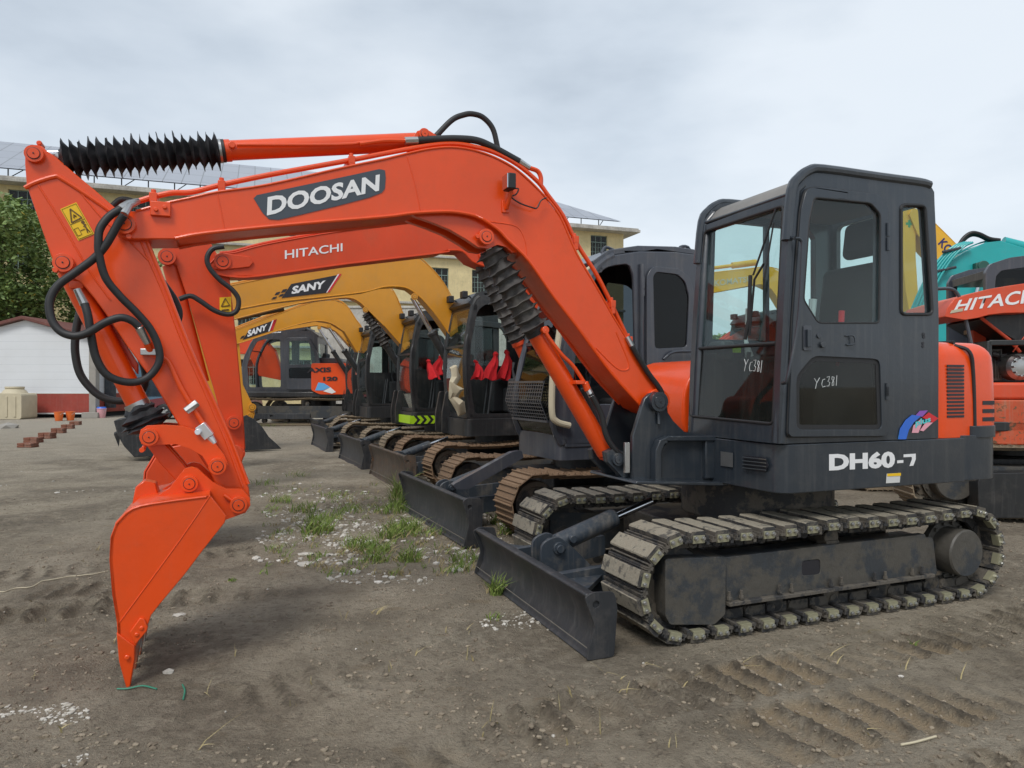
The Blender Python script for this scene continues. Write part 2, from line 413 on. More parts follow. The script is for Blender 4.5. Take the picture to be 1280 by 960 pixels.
def undercarriage(root, x0, x1, r, yc, w, nshoe, style, sag=.015, drive=True):
    """two tracks; every shoe is a sub-part"""
    for sgn in (1, -1):
        cy = yc * sgn
        fm = MB()
        fm.prism(rnd_poly([(x1 - .15, r * 1.38), (x0 + .30, r * 1.38), (x0 + .26, r * .55), (x1 - .12, r * .55)], .03), cy - w * .19, cy + w * .36 * sgn if sgn > 0 else cy + w * .19, mi=0) if sgn > 0 else \
            fm.prism(rnd_poly([(x1 - .15, r * 1.38), (x0 + .30, r * 1.38), (x0 + .26, r * .55), (x1 - .12, r * .55)], .03), cy + w * .19, cy - w * .36)
        tr = fm.build('track', FRAMEM, root, .008)
        per = 2 * (x1 - x0) + 2 * PI * r; st = track_path(x0, x1, r, nshoe, sag)
        proto = None
        for (x, z, nx, nz_) in st:
            if proto is None:
                mm = shoe_mesh_padded(per / nshoe * .93, w) if style == 'pad' else shoe_mesh_grouser(per / nshoe, w)
                proto = o = mm.build('track_shoe', [PAD, LINK, ZINC, STEEL] if style == 'pad' else [RUST if style == 'rust' else RUSTG], tr)
            else:
                o = proto.copy(); COL.objects.link(o); o.parent = tr
            o.location = (x, cy, z)
            Zv = V((nx, 0, nz_)); Yv = V((0, 1, 0)); Xv = Yv.cross(Zv)
            o.rotation_euler = Matrix((Xv, Yv, Zv)).transposed().to_euler()
            if style == 'pad': o.rotation_euler.rotate_axis('Y', random.uniform(-.03, .03))
        out = cy + sgn * w * .24
        ri = r * .68
        m = MB(); m.lathe((x1, cy - .075, r), (x1, cy + .075, r), [(0, ri * .75), (0, ri * .96), (.02, ri), (.13, ri), (.15, ri * .96), (.15, ri * .75), (.135, ri * .7), (.135, ri * .3), (.16, ri * .28)], 40)
        for k in range(5):
            a = 2 * PI * k / 5 + .4; c = V((x1 + math.cos(a) * ri * .5, cy + sgn * .058, r + math.sin(a) * ri * .5)); m.cyl(c, c + V((0, sgn * .006, 0)), ri * .13, seg=12, mi=1)
        m.build('idler_wheel', [UNDER, BLK], tr)
        m = MB(); pr = []; nt_ = 15
        for k in range(nt_ * 4):
            a = 2 * PI * k / (nt_ * 4); rr = ri * (1.0 if k % 4 in (0, 1) else .86); pr.append((x0 + rr * math.cos(a), r + rr * math.sin(a)))
        m.prism(pr, cy - .02, cy + .02); m.build('sprocket', UNDER, tr, .004)
        if drive:
            m = MB(); ys = cy + sgn * .02; ye = cy + sgn * w * .50
            d = abs(ye - ys); m.lathe((x0 + .06, ys, r), (x0 + .06, ye, r), [(0, ri * .95), (d * .2, ri * .95), (d * .22, ri * .74), (d * .94, ri * .74), (d, ri * .70)], 40)
            for k in range(14):
                a = 2 * PI * k / 14; c = V((x0 + .06 + math.cos(a) * ri * .85, ys + sgn * d * .2, r + math.sin(a) * ri * .85)); m.cyl(c, c + V((0, sgn * .018, 0)), .013, seg=6)
            m.build('final_drive', FRAMEM, tr)
        nr = 5
        for k in range(nr):
            xx = x1 - .28 - (x1 - x0 - .5) * k / (nr - 1)
            m = MB(); m.lathe((xx, cy - .085, r * .36), (xx, cy + .085, r * .36), [(0, .045), (.01, .062), (.05, .062), (.06, .045), (.11, .045), (.12, .062), (.16, .062), (.17, .045)], 20)
            m.box(xx - .06, xx + .06, cy - .1, cy + .1, r * .5, r * .56)
            m.build('roller', UNDER, tr)
        m = MB(); xx = (x0 + x1) / 2
        m.cyl((xx, cy - .07, r * 1.55), (xx, cy + .11, r * 1.55), .055); m.box(xx - .05, xx + .05, cy + sgn * .03, cy + sgn * .12, r * 1.25, r * 1.5)
        m.build('carrier_roller', UNDER, tr, .006)

SEAM = flat('worn_weld_seam', (.17, .155, .13), .7, vary=.4)
def blade(root, x, hw, h, mat, r=.31, arm_y=.32, xin=.9):
    m = MB()
    pr = [(x, .0), (x - .02, .02), (x - .055, h * .3), (x - .06, h * .55), (x - .03, h * .82), (x + .01, h * .97), (x + .005, h), (x - .02, h * 1.01)]
    bk = [(x - .06, h * .98), (x - .10, h * .8), (x - .12, h * .55), (x - .11, h * .25), (x - .07, .02)]
    m.prism(pr + bk, -hw + .012, hw - .012)
    b = m.build('dozer_blade', [mat, CHARD], root, .006)
    m = MB()
    for sg in (1, -1):
        m.prism(rnd_poly([(x + .012, 0), (x - .04, h * .5), (x + .02, h * .96), (x - .03, h * 1.03), (x - .15, h * 1.0), (x - .17, h * .75), (x - .15, 0)], .02), sg * hw, sg * (hw - .014), [[(x - .045 + .02 * math.cos(a * PI / 5), h * .84 + .02 * math.sin(a * PI / 5)) for a in range(10)]])
    m.build('end_plate', mat, b, .003)
    m = MB()
    m.box(x - .004, x - .001, -hw + .02, hw - .02, h * .165, h * .18)
    m.build('cutting_edge_seam', SEAM, b)
    m = MB()
    for sg in (1, -1):
        m.prism(rnd_poly([(x - .1, .12), (x - .1, .30), (xin, .34), (xin, .2)], .02), sg * arm_y, sg * (arm_y + .05))
        m.slab([(0, 0), (.3, 0), (0, .32)], [], (x - .1, sg * (arm_y + .02), .24), (-1, 0, 0), (0, sg, 0), (0, 0, 1), .03)
    m.box(x - .55, x - .1, -arm_y, arm_y, .16, .20)
    m.build('blade_arm', CHARD, root, .006)
    m = MB()
    for y in (-.07, .07): m.prism(rnd_poly([(x - .1, .2), (x - .1, .42), (x - .22, .46), (x - .34, .36), (x - .5, .2)], .05), y - .012, y + .012)
    c0 = V((x - .22, 0, .38)); c1 = V((x - .95, 0, .62)); d = (c1 - c0).normalized()
    m.cyl(c0 - V((0, .1, 0)), c0 + V((0, .1, 0)), .04)
    m.cyl(c0 - V((0, .11, 0)), c0 + V((0, .12, 0)), .026)
    m.lathe(c0, c1, [(0, .04), (.03, .062), (.46, .062), (.48, .052)], 24)
    m.cyl(c0 + V((-.1, .06, .05)), c0 + V((-.1, .10, .05)), .025)
    m.build('blade_cylinder', CHARD, root, .004)
    m = MB(); m.cyl(c0 + d * .47, c1, .026); m.build('blade_rod', CHROME, root)

def pin_boss(m, c, y0, y1, r, mi=0, ring=True):
    sg = 1 if y1 > y0 else -1
    m.cyl((c.x, y0, c.z), (c.x, y1, c.z), r, seg=28, mi=mi)
    if ring:
        m.cyl((c.x, y1, c.z), (c.x, y1 + sg * .006, c.z), r * .62, seg=24, mi=mi)
        m.cyl((c.x, y1, c.z), (c.x, y1 + sg * .002, c.z), r * .70, seg=24, mi=mi + 1)
        m.cyl((c.x, y1 + sg * .006, c.z), (c.x, y1 + sg * .010, c.z), r * .09, seg=8, mi=mi + 1)

def bellows(name, p0, p1, n, ro, ri, parent, mat=None, wob=.28, r_end=None):
    p0, p1 = V(p0), V(p1); L = (p1 - p0).length; pr = [(0, ri * .9), (.01, ri)]
    for k in range(n):
        t = (k + .2) / n; t2 = (k + .75) / n
        e = 1 + .12 * noise.noise(V((k * 1.3, p0.x, 2)))
        pr += [(L * t, ri), (L * (t + .25 / n), ro * e * .82), (L * (t + .32 / n), ro * e), (L * (t + .40 / n), ro * e * .8)]
    pr += [(L * .985, ri), (L, ri * 1.02)]
    m = MB(); m.lathe(p0, p1, pr, 30, wob=wob); return m.build(name, mat or BOOT, parent, ang=50)

def cab(root, fr, prof, holes, y0, y1, front, whole, mat, gl, seat=True, name='cab', far_holes=None, roof_t=.05):
    """prof: side outline (x,z); holes: list of (polygon, glass material or None); y0 far side, y1 near side; front (A,B) bottom and top (x,z) of windscreen plane"""
    m = MB(); T = .045
    m.prism(prof, y1 - T, y1, [h for h, g in holes])
    fh = holes if far_holes is None else far_holes
    m.prism(prof, y0, y0 + T, [h for h, g in fh])
    c = m.build(name, mat, root, .012, 2)
    return c

# ================================================================== the near orange excavator
D = Fr(1.709, 5.115, 21.47)
dx = D.root('excavator', 'large near orange excavator with charcoal cab, its boom stretched across the foreground', 'excavator', 'excavators parked in a row')
def Dp(px, py, y): return D.P(px, py, y)
undercarriage(dx, -1.06, 1.18, .305, .70, .40, 40, 'pad')
blade(dx, 1.775, .905, .335, BLADE, xin=1.0)
for sg in (1, -1):
    m = MB(); gp = D.pl(rnd_poly([(832, 699), (908, 696), (907, 768), (893, 781), (838, 781), (832, 770)], 3), .87)
    m.prism(gp, sg * .62, sg * .868); m.build('idler_guard', FRAMEM, dx, .010)
m = MB(); fp = D.pl([(908, 697), (1157, 668), (1164, 716), (908, 752)], .855)
m.prism(fp, .80, .852, [D.pl(rnd_poly([(1003, 701), (1026, 699), (1026, 718), (1003, 720)], 4), .855)]); hq = [Dp(1002, 702, .855), Dp(1027, 719, .855)]; m.box(hq[1].x, hq[0].x, .8445, .8475, hq[1].z, hq[0].z, 1)  # black plate in the opening stands in for the shade behind it
m.build('side_frame', [FRAMEM, BLK], dx, .006)
m = MB(); m.prism([(fp[3][0], fp[3][1] - .022), (fp[2][0], fp[2][1] - .022), (fp[2][0], fp[2][1]), (fp[3][0], fp[3][1])], .80, .885); m.build('frame_flange', LINK, dx, .003)
m = MB()
for px_ in (912, 927, 975, 990, 1039, 1052, 1094, 1107, 1141, 1153):
    q = Dp(px_, 750 - (px_ - 910) * .135, .87); m.cyl((q.x, .868, q.z - .01), (q.x, .868, q.z + .045), .009, seg=6); m.cyl((q.x, .868, q.z), (q.x, .868, q.z + .015), .014, seg=6)
m.build('stud_bolt', LINK, dx)
m = MB(); m.cyl((-.05, 0, .5), (-.05, 0, .78), .52, seg=48); m.box(-.75, .75, -.5, .5, .28, .5); m.box(-.2, .3, -.62, .62, .3, .42)
m.build('slew_ring', UNDER, dx, .01)

# platform and skirts
m = MB()
m.slab(rnd_poly([(.53, .9), (.56, .22), (.35, .05), (.30, -.88), (-1.05, -.9), (-1.15, .9)], .10, 4), [], (0, 0, .775), (1, 0, 0), (0, 1, 0), (0, 0, 1), .285)
plat = m.build('platform_skirt', CHAR, dx, .03, 3)
m = MB()
m.slab(rnd_poly([(-.92, .915), (-1.0, -.9), (-1.3, -.8), (-1.44, -.3), (-1.44, .3), (-1.38, .72), (-1.27, .915)], .12, 5), [], (0, 0, .785), (1, 0, 0), (0, 1, 0), (0, 0, 1), .29)
m.slab(rnd_poly([(-1.04, .925), (-1.04, .6), (-1.30, .6), (-1.36, .75), (-1.26, .925)], .06, 4), [], (0, 0, 1.06), (1, 0, 0), (0, 1, 0), (0, 0, 1), .075)
cw = m.build('counterweight', CHAR, dx, .045, 4)
# orange engine cover with louvres
m = MB(); cvb = [(-.735, .885), (-.735, -.85), (-1.25, -.85), (-1.37, -.5), (-1.40, 0), (-1.39, .6), (-1.335, .885)]
def loft(m, base, levels, r, n=5):
    rings = []; 
    for z, d in levels: rings.append([(x, y, z) for x, y in rnd_poly(inset(base, d) if d else base, max(.02, r - d * .3), n)])
    k = len(rings[0]); m.add([p for g in rings for p in g], [[a * k + i, a * k + (i + 1) % k, (a + 1) * k + (i + 1) % k, (a + 1) * k + i] for a in range(len(rings) - 1) for i in range(k)] + [list(range(k))[::-1], [(len(rings) - 1) * k + i for i in range(k)]])
loft(m, cvb, [(1.062, 0), (1.30, 0), (1.50, .006)] + [(1.56 + .13 * math.sin(R(a)), .01 + .12 * (1 - math.cos(R(a)))) for a in (0, 15, 30, 45, 60, 75, 90)], .10)
if 0: m.slab(rnd_poly([(-.735, .885), (-.735, -.85), (-1.22, -.85), (-1.35, -.5), (-1.39, 0), (-1.38, .6), (-1.30, .885)], .08, 5), [], (0, 0, 1.062), (1, 0, 0), (0, 1, 0), (0, 0, 1), .625)
m.box(-1.345, -1.0, -.6, .62, 1.08, 1.40)
ec = m.build('engine_cover', ORANGE, dx, 0, ang=50)
m = MB()
a = D.pl([(1184, 457), (1205, 457), (1205, 520), (1184, 520)], .887)
for k in range(15):
    z = a[0][1] - (a[0][1] - a[2][1]) * k / 14
    m.box(a[0][0], a[1][0], .884, .889, z - .008, z + .006)
m.build('louvre', BLK, ec)
m = MB()
for k, py in enumerate((503, 513, 523, 533)):
    q = Dp(1228, py, .80)
    m.box(-1.28, -1.165, .884, .8875, q.z - .013, q.z + .013)
m.build('louvre', BLK, ec)
m = MB()
pts = []
q = D.pl([(1205, 431), (1213, 440), (1217, 470), (1219, 545)], .888)
m.tube([(q[0][0], .82, q[0][1]), (q[1][0] - .0, .882, q[1][1]), (q[2][0], .886, q[2][1]), (q[3][0], .886, q[3][1])], .012, smooth=5)
m.tube([(q[0][0] - .0, .82, q[0][1] + .02), (q[0][0], .2, q[0][1] + .025), (q[0][0], -.6, q[0][1] + .02)], .012)
m.build('rubber_seal', RUBBER, ec)

# cab shell
prof = D.pl([(973, 555), (976, 460), (980, 380), (985, 300), (991, 238), (1000, 222), (1012, 213), (1030, 211), (1102, 221), (1151, 227.5), (1163, 231), (1168, 240), (1168.5, 256), (1171, 309), (1173.5, 397), (1173, 548)], .9)
h_up = D.pl(rnd_poly([(1015, 244), (1088, 251), (1100, 266), (1098.5, 405), (1020, 405), (1002, 375), (1009, 275)], 6), .9)
h_lo = D.pl(rnd_poly([(995, 470), (1015, 445), (1098, 449), (1101, 536), (995, 536)], 8), .9)
h_re = D.pl(rnd_poly([(1126, 256), (1156, 257), (1165, 393), (1126, 393)], 6), .9)
Y0, Y1 = .03, .90
m = MB()
m.prism(prof, Y1 - .05, Y1, [h_up, h_lo, h_re])
fu = [(.385, 1.72), (.36, 2.46), (.30, 2.54), (-.48, 2.54), (-.53, 2.48), (-.53, 1.72)]
m.prism(prof, Y0, Y0 + .05, [fu]); m.box(-.115, -.08, Y0 + .01, Y0 + .04, 1.72, 2.54)
# roof slab between the side rails and lintels
A = V(prof[0]); B = V(prof[4])
ztop = prof[7][1]
m.prism([(prof[4][0] - .012, prof[4][1] - .012), (prof[5][0] - .015, prof[5][1] - .022), (prof[6][0] - .01, prof[6][1] - .026), (prof[7][0], prof[7][1] - .022), (prof[8][0], prof[8][1] - .02), (prof[10][0] + .02, prof[10][1] - .03), (prof[10][0] + .02, prof[10][1] - .08), (prof[7][0], prof[7][1] - .09), (prof[5][0] - .06, prof[5][1] - .08), (prof[4][0] - .06, prof[4][1] - .03)], Y0 + .04, Y1 - .04, mi=1)
# rear wall with window
xr = prof[-1][0]; 
m.slab([(Y0 + .04, 1.06), (Y1 - .04, 1.06), (Y1 - .04, 2.6), (Y0 + .04, 2.6)], [rrect(Y0 + .09, Y1 - .060, 1.70, 2.57, .04)], (xr + .005, 0, 0), (0, 1, 0), (0, 0, 1), (1, 0, 0), .04)
# front frame on the slanted windscreen plane
AB = (B - A); LAB = AB.length; dAB = AB / LAB; nF = V((-dAB.y, 0, dAB.x)) if False else V((dAB.y, 0, -dAB.x))
def fpl(pts):
    out = []
    for px, py in pts:
        q = D.S(px, py, A, B); out.append((q.y, (q.x - A.x) * dAB.x + (q.z - A.y) * dAB.y))
    return out
Uw = V((dAB.x, 0, dAB.y))
fo = fpl([(970, 555), (858, 539), (864, 400), (872, 285), (880, 272), (985, 241)])
fo = [(Y1 - .03, 0), (Y0 + .01, 0), (Y0 + .01, LAB - .03), (Y1 - .03, LAB - .01)]
fh = fpl(rnd_poly([(881, 289), (979, 257), (966, 530), (862, 520), (868, 435)], 5))
m.slab(fo, [fh], (A.x, 0, A.y), (0, 1, 0), Uw, (-nF.x, 0, -nF.z), .05)
# round corner posts
m.tube([(A.x - .035, Y1 - .035, A.y), (B.x - .035, Y1 - .035, B.y), (prof[5][0] - .03, Y1 - .035, prof[5][1] - .03)], .042, 14)
m.tube([(A.x - .035, Y0 + .035, A.y), (B.x - .035, Y0 + .035, B.y), (prof[5][0] - .03, Y0 + .035, prof[5][1] - .03)], .042, 14)
DUSTROOF = paint('dusty_roof_panel', (.20, .19, .175), .6, 0, (.28, .26, .22), .6, .1, .2)
cb = m.build('cab', [CHAR, DUSTROOF], dx, .014, 3)
# rain gutter, roof ridges
m = MB(); g = [V((x, 0, z)) for x, z in prof[3:11]]
m.tube([p + V((0, Y1 - .012, -.0)) for p in g], .030, 10, smooth=3); m.tube([p + V((0, Y0 + .016, 0)) for p in g], .030, 10, smooth=3)
m.tube([(prof[4][0] - .006, Y0 + .04, prof[4][1] - .012), (prof[4][0] - .006, Y1 - .04, prof[4][1] - .012)], .012)
m.build('roof_rail', CHAR, cb)
# glazing
def pane(poly, y, mat, parent, name='window_pane'):
    k = MB(); k.prism(poly, y - .002, y + .002); return k.build(name, mat, parent, smooth=False)
pane(h_re, Y1 - .012, GLASS, cb)
pane(fu, Y0 + .02, GLASS, cb)
k = MB(); k.slab([(Y0 + .08, 1.69), (Y1 - .052, 1.69), (Y1 - .052, 2.58), (Y0 + .08, 2.58)], [], (xr + .02, 0, 0), (0, 1, 0), (0, 0, 1), (1, 0, 0), .003); k.build('window_pane', GLASS, cb)
# windscreen: upper clear, lower dirty, divider
fs_ = fpl([(867.5, 437), (967, 429)])
k = MB(); k.slab([p for p in fpl([(880, 286), (980, 254), (968, 429), (867, 436)])], [], (A.x, 0, A.y), (0, 1, 0), Uw, (-nF.x, 0, -nF.z), .004)
o = k.build('windscreen', GLASS, cb); o.location = tuple(-nF * .018)
k = MB(); k.slab([p for p in fpl([(867, 436), (968, 429), (965, 534), (861, 524)])], [], (A.x, 0, A.y), (0, 1, 0), Uw, (-nF.x, 0, -nF.z), .004)
lowg = k.build('windscreen', GLASSD, cb); lowg.location = tuple(-nF * .018)
k = MB()
def F3(px, py, off=.0):
    return D.S(px, py, A, B) + nF * off
k.tube([F3(867, 436, -.012), F3(968, 429, -.012)], .012)
edge = [F3(a, b, -.002) for a, b in rnd_poly([(881, 289), (979, 257), (966, 530), (862, 520), (868, 435)], 5)]
k.tube(edge + [edge[0]], .010)
k.build('rubber_seal', RUBBER, cb)
# side window seals
k = MB()
for poly, rr in ((h_re, .011),):
    e = [V((x, Y1 + .001, z)) for x, z in poly]; k.tube(e + [e[0]], rr)
k.build('rubber_seal', RUBBER, cb)
# the door
do = D.pl(rnd_poly([(1000, 262), (1007, 236), (1022, 234), (1096, 243), (1109, 258), (1108, 545), (984, 546), (990, 400), (995, 330)], 7), .915)
hu2 = D.pl(rnd_poly([(1016, 247), (1087, 254), (1099, 268), (1097.5, 404), (1021, 404), (1003, 375), (1010, 276)], 5), .915)
hl2 = D.pl(rnd_poly([(994, 470), (1015, 445), (1098, 449), (1101, 537), (994, 537)], 8), .915)
k = MB(); k.prism(do, .902, .926, [hu2, hl2]); door = k.build('door', CHAR, dx, .006)
pane(hu2, .912, GLASS, door)
k = MB(); k.prism(hl2, .912, .918, [inset(hl2, .028)]); k.build('rubber_seal', RUBBER, door)
pane(inset(hl2, .026), .914, GLASSD, door)
k = MB(); e = [V((x, .922, z)) for x, z in hu2]; k.tube(e + [e[0]], .007); e = [V((x, .912, z)) for x, z in do]; k.tube(e + [e[0]], .006); k.build('rubber_seal', RUBBER, door)
k = MB(); k.tube([Dp(994, 298, .97), Dp(1001, 300, .975), Dp(1003, 315, .98), Dp(998, 400, .985), Dp(985, 470, .985), Dp(981, 478, .96), Dp(978, 479, .93)], .010, smooth=5)
k.tube([Dp(994, 298, .97), Dp(991, 297, .92)], .012); k.build('grab_rail', CHAR, dx)
k = MB(); q = D.pl([(1004, 407), (1014, 407), (1014, 438), (1004, 438)], .93)
k.prism(rnd_poly(q, .01), .926, .934); k.build('door_handle', GREYC, door, .003)
k = MB(); q = D.pl([(1006.5, 412), (1011, 412), (1011, 434), (1006.5, 434)], .93); k.prism(q, .935, .95); q = Dp(1027, 431, .926); k.cyl(q, q + V((0, .016, 0)), .018); q = Dp(1023, 420, .926); k.cyl(q, q + V((0, .008, 0)), .014)
k.tube([Dp(1057, 420, .93), Dp(1067, 420, .945), Dp(1068, 430, .945), Dp(1058, 431, .93)], .005, smooth=3)
k.build('door_lock', CHAR, door, .002)
k = MB()
for py in (287, 305, 487, 492): 
    q = Dp(1110 if py < 400 else 1109, py, .93); k.cyl(q + V((0, 0, -.04)), q + V((0, 0, .04)), .010)
k.build('hinge', CHAR, door)
# writing on the glass
def stroke(name, polys, org, ux, uz, N, r, parent, mat=CHALK):
    k = MB()
    for p in polys: k.tube([V(org) + V(ux) * a + V(uz) * b + V(N) * .003 for a, b in p], r, 5)
    return k.build(name, mat, parent)
YC = [[(0, 1), (.35, .55)], [(.75, 1), (.3, .5), (.15, 0)], [(1.55, .8), (1.2, .75), (1.05, .35), (1.2, .05), (1.6, .1)], [(1.8, .95), (2.2, 1), (2.1, .65), (1.95, .55), (2.25, .4), (2.1, .08), (1.8, .1)],
      [(2.85, .85), (2.6, .95), (2.55, .7), (2.85, .4), (2.85, .1), (2.6, .05), (2.6, .3), (2.85, .65), (2.9, .85)], [(3.3, 1), (3.2, 0)]]
q0 = Dp(1018, 486, .915); q1 = Dp(1046, 482, .915); q2 = Dp(1018, 473, .915)
stroke('chalk_number', YC, q0, (q1 - q0) / 3.3, (q2 - q0), (0, .004, 0), .0022, door)
q0 = F3(931, 464); q1 = F3(953, 466); q2 = F3(932, 449)
stroke('chalk_number', YC, q0, (q1 - q0) / 3.3, q2 - q0, nF * 3, .002, cb)
# wiper, mirror studs
k = MB(); k.tube([F3(940, 420, .02), F3(948, 350, .03), F3(960, 330, .03)], .007); k.tube([F3(948, 345, .04), F3(974, 262, .025)], .006); k.tube([F3(962, 350, .04), F3(972, 280, .03)], .005)
k.tube([F3(936, 425, .03), F3(941, 400, .03), F3(943, 345, .03)], .012); k.build('wiper', RUBBER, cb)
# interior
def cushion(name, c, sx, sy, sz, rot, parent, mat=SEAT, bev=.05):
    k = MB(); k.box(-sx / 2, sx / 2, -sy / 2, sy / 2, -sz / 2, sz / 2, M=Matrix.Translation(c) @ Matrix.Rotation(R(rot), 4, 'Y')); return k.build(name, mat, parent, bev, 4)
seat = MB(); seat.box(-.42, .06, .22, .68, 1.12, 1.40); sb = seat.build('seat', INNER, dx, .03, 3)
cushion('seat_cushion', (-.18, .45, 1.46), .46, .48, .13, 3, sb)
cushion('backrest', (-.43, .50, 1.88), .13, .50, .66, -8, sb)
cushion('headrest', (-.50, .52, 2.385), .09, .27, .25, -8, sb)
k = MB(); k.box(-.66, prof[5][0] - .12, Y0 + .055, Y1 - .055, 2.585, 2.60); k.build('headliner', LINER, dx)
k = MB()
for y in (.16, .74):
    k.box(-.35, .18, y - .07, y + .07, 1.12, 1.60)
k.build('side_console', INNER, dx, .03, 3)
k = MB()
for y in (.16, .74):
    k.tube([(.14, y, 1.6), (.17, y, 1.72), (.15, y, 1.84)], [.03, .012, .012]); k.tube([(.15, y, 1.82), (.14, y, 1.93)], [.020, .024])
k.build('joystick', CHALK, dx)
k = MB(); k.tube([(.02, .80, 1.52), (-.02, .80, 1.72), (-.03, .80, 1.86)], .018); k.build('safety_lever', RED, dx)
k = MB(); k.tube([(.36, .35, 1.1), (.32, .35, 1.5), (.30, .35, 1.62)], .014); k.tube([(.36, .5, 1.1), (.32, .5, 1.5), (.30, .5, 1.62)], .014); k.box(.22, .42, .28, .58, 1.09, 1.12); k.build('travel_lever', INNER, dx)
k = MB(); k.box(.38, .46, .08, .20, 1.1, 1.62); k.box(-.68, .5, .06, .88, 1.055, 1.09); k.box(-.68, -.58, .1, .85, 1.1, 1.68); k.build('cab_floor', INNER, dx, .01)
k = MB(); k.box(.34, .44, .10, .26, 1.56, 1.70); k.build('monitor', INNER, dx, .02)
k = MB(); k.box(.30, .36, .16, .27, 1.62, 1.66); k.build('warning_sticker', LIME, dx)
k = MB(); k.tube([(-.6, Y1 - .07, 1.70), (.36, Y1 - .07, 1.72)], .007); k.build('guard_bar', INNER, dx)
# right-hand orange hood
hp = [(-.7, 1.06)] + [(.48, 1.06), (.50, 1.15)] + [(.50 - .30 + .30 * math.cos(R(a)), 1.27 + .32 * math.sin(R(a))) for a in range(0, 91, 10)] + [(-.7, 1.60)]
k = MB(); k.prism(hp, -.88, -.10); k.build('side_hood', ORANGE, dx, .02, 3)

# decals on the skirt
tq = [Dp(1035, 588, .9), Dp(1109, 584.5, .9), Dp(1109.5, 564, .9), Dp(1036, 567, .9)]
tq = [Dp(1036, 588.5, .9), Dp(1118.5, 584.5, .9), Dp(1118.5, 563.5, .9), Dp(1036, 567, .9)]
text_on('model_lettering', 'DH60', [V((p.x, .9, p.z)) for p in tq], WHITE, plat, .05, YN)
k = MB()
for pts in ([(1121, 575.5), (1128.5, 575), (1128.5, 578.5), (1121, 579)], [(1129, 568), (1144, 567), (1144, 574), (1141, 582), (1136.5, 582.5), (1139.5, 574), (1139, 571), (1129, 571.5)]):
    plate('model_lettering', [V((p[0], .9, p[1])) for p in D.pl(pts, .9)], WHITE, plat, YN)
plate('paper_label', [V((p[0], .9, p[1])) for p in D.pl([(1107, 604), (1124, 603), (1125, 591), (1108, 592)], .9)], PAPER, plat, YN)
plate('paper_label', [V((p[0], .9, p[1])) for p in D.pl([(1108.3, 595.3), (1125, 594.5), (1125, 591), (1108.3, 592)], .9)], YELL, plat, YN, .0045)
for mt, pts in ((BLUE, [(1122, 549), (1124, 536), (1131, 525), (1139, 518.5), (1150, 520), (1141, 528), (1135, 537), (1131.5, 549)]), (LBLUE, [(1122, 549), (1124, 538), (1127, 532), (1137, 533), (1133.5, 540), (1131.5, 549)]), (PURP, [(1144, 519), (1149, 513.5), (1159, 513), (1152, 521)]),
                (PINK, [(1139, 541), (1141, 532), (1150, 524), (1153, 526), (1147, 541)]), (RED, [(1152, 522), (1160, 515.5), (1172, 523), (1165, 528)]), (PINK, [(1149, 538), (1156, 528), (1165, 528), (1153, 539)])):
    plate('swoosh_decal', [V((p[0], .9, p[1])) for p in D.pl(pts, .9)], mt, cb, YN, .002 + .0006 * len(bpy.data.meshes) % .003)
tq = [Dp(1143, 535, .9), Dp(1162, 529, .9), Dp(1162, 520, .9), Dp(1143, 525, .9)]
text_on('plus_lettering', 'plus', tq, CYAN, cb, .03, YN, .008)
k = MB(); 
for (a, b, r_) in ((1154, 418, .012), (1154.5, 421, .012), (1153.5, 429, .010), (1153.5, 433, .010)):
    q = Dp(a, b, .9); k.cyl(q, q + V((0, .003, 0)), r_, seg=12)
k.build('key_hole', BLK, cb)
# nose vent and type plate
x5 = .545
def Xp(px, py): return D.X(px, py, x5)
k = MB(); q = [Xp(931, 569), Xp(958, 572), Xp(962, 582), Xp(957, 590), Xp(934, 587), Xp(931, 578)]
plate('vent', [p + V((0, 0, 0)) for p in q], BLK, plat, (1, .03, 0), .006)
for t in range(4):
    k.tube([Xp(931, 571.5 + 4.4 * t) + V((.016, 0, 0)), Xp(960, 574.5 + 4.4 * t) + V((.016, 0, 0))], .004, 6)
k.build('vent_grille', FRAMEM, plat)
plate('type_plate', [Xp(903, 582), Xp(918, 584), Xp(918, 566), Xp(903, 564)], STEEL, plat, (1, .03, 0), .012)

# boom bracket
bo = D.pl([(791, 603), (791, 545), (802, 509), (806, 498), (812, 492), (820, 489.5), (827, 493), (831, 502), (833, 512), (842, 526), (856, 540), (893, 546), (893, 603)], .27)
k = MB(); k.prism(bo, .235, .27); k.prism([(x - .0, z) for x, z in bo], -.13, -.095)
fl = D.pl([(791, 600), (905, 602), (905, 606.5), (789, 604)], .35); k.prism(fl, -.2, .40)
bk = k.build('boom_bracket', CHAR, dx, .006)
k = MB()
k.box(.3, .56, -.1, .24, .86, 1.05)
r0 = D.pl([(817, 601), (818, 562), (823, 550), (834, 545), (893, 545), (893, 551), (838, 551), (829, 555), (825, 564), (825, 601)], .31)
k.prism(r0, .27, .33)
r1 = D.pl([(825, 601), (825, 562), (836, 551), (893, 551), (893, 601)], .285); k.prism(r1, .27, .282)
k.box(.5, .62, .16, .32, .80, 1.06)
k.build('bracket_rib', CHAR, bk, .006)
k = MB(); q = Dp(820, 502, .27); pin_boss(k, q, .27, .315, .062); k.build('pivot_pin', [CHAR, BLK], bk, .003)
k = MB(); lug = D.pl([(760, 566), (770, 561), (785, 566), (791, 575), (791, 603), (785, 603), (772, 588), (762, 578)], .22)
k.prism(lug, .14, .20); k.prism(lug, -.06, 0); q = Dp(771, 574, .2); pin_boss(k, q, .2, .225, .04)
k.build('cylinder_lug', [CHARD, BLK], bk, .005)
k = MB(); q = Dp(783, 573, .25); k.box(q.x - .02, q.x + .015, .24, .26, q.z - .09, q.z + .1); k.build('hose_clamp', STEEL, bk, .002)
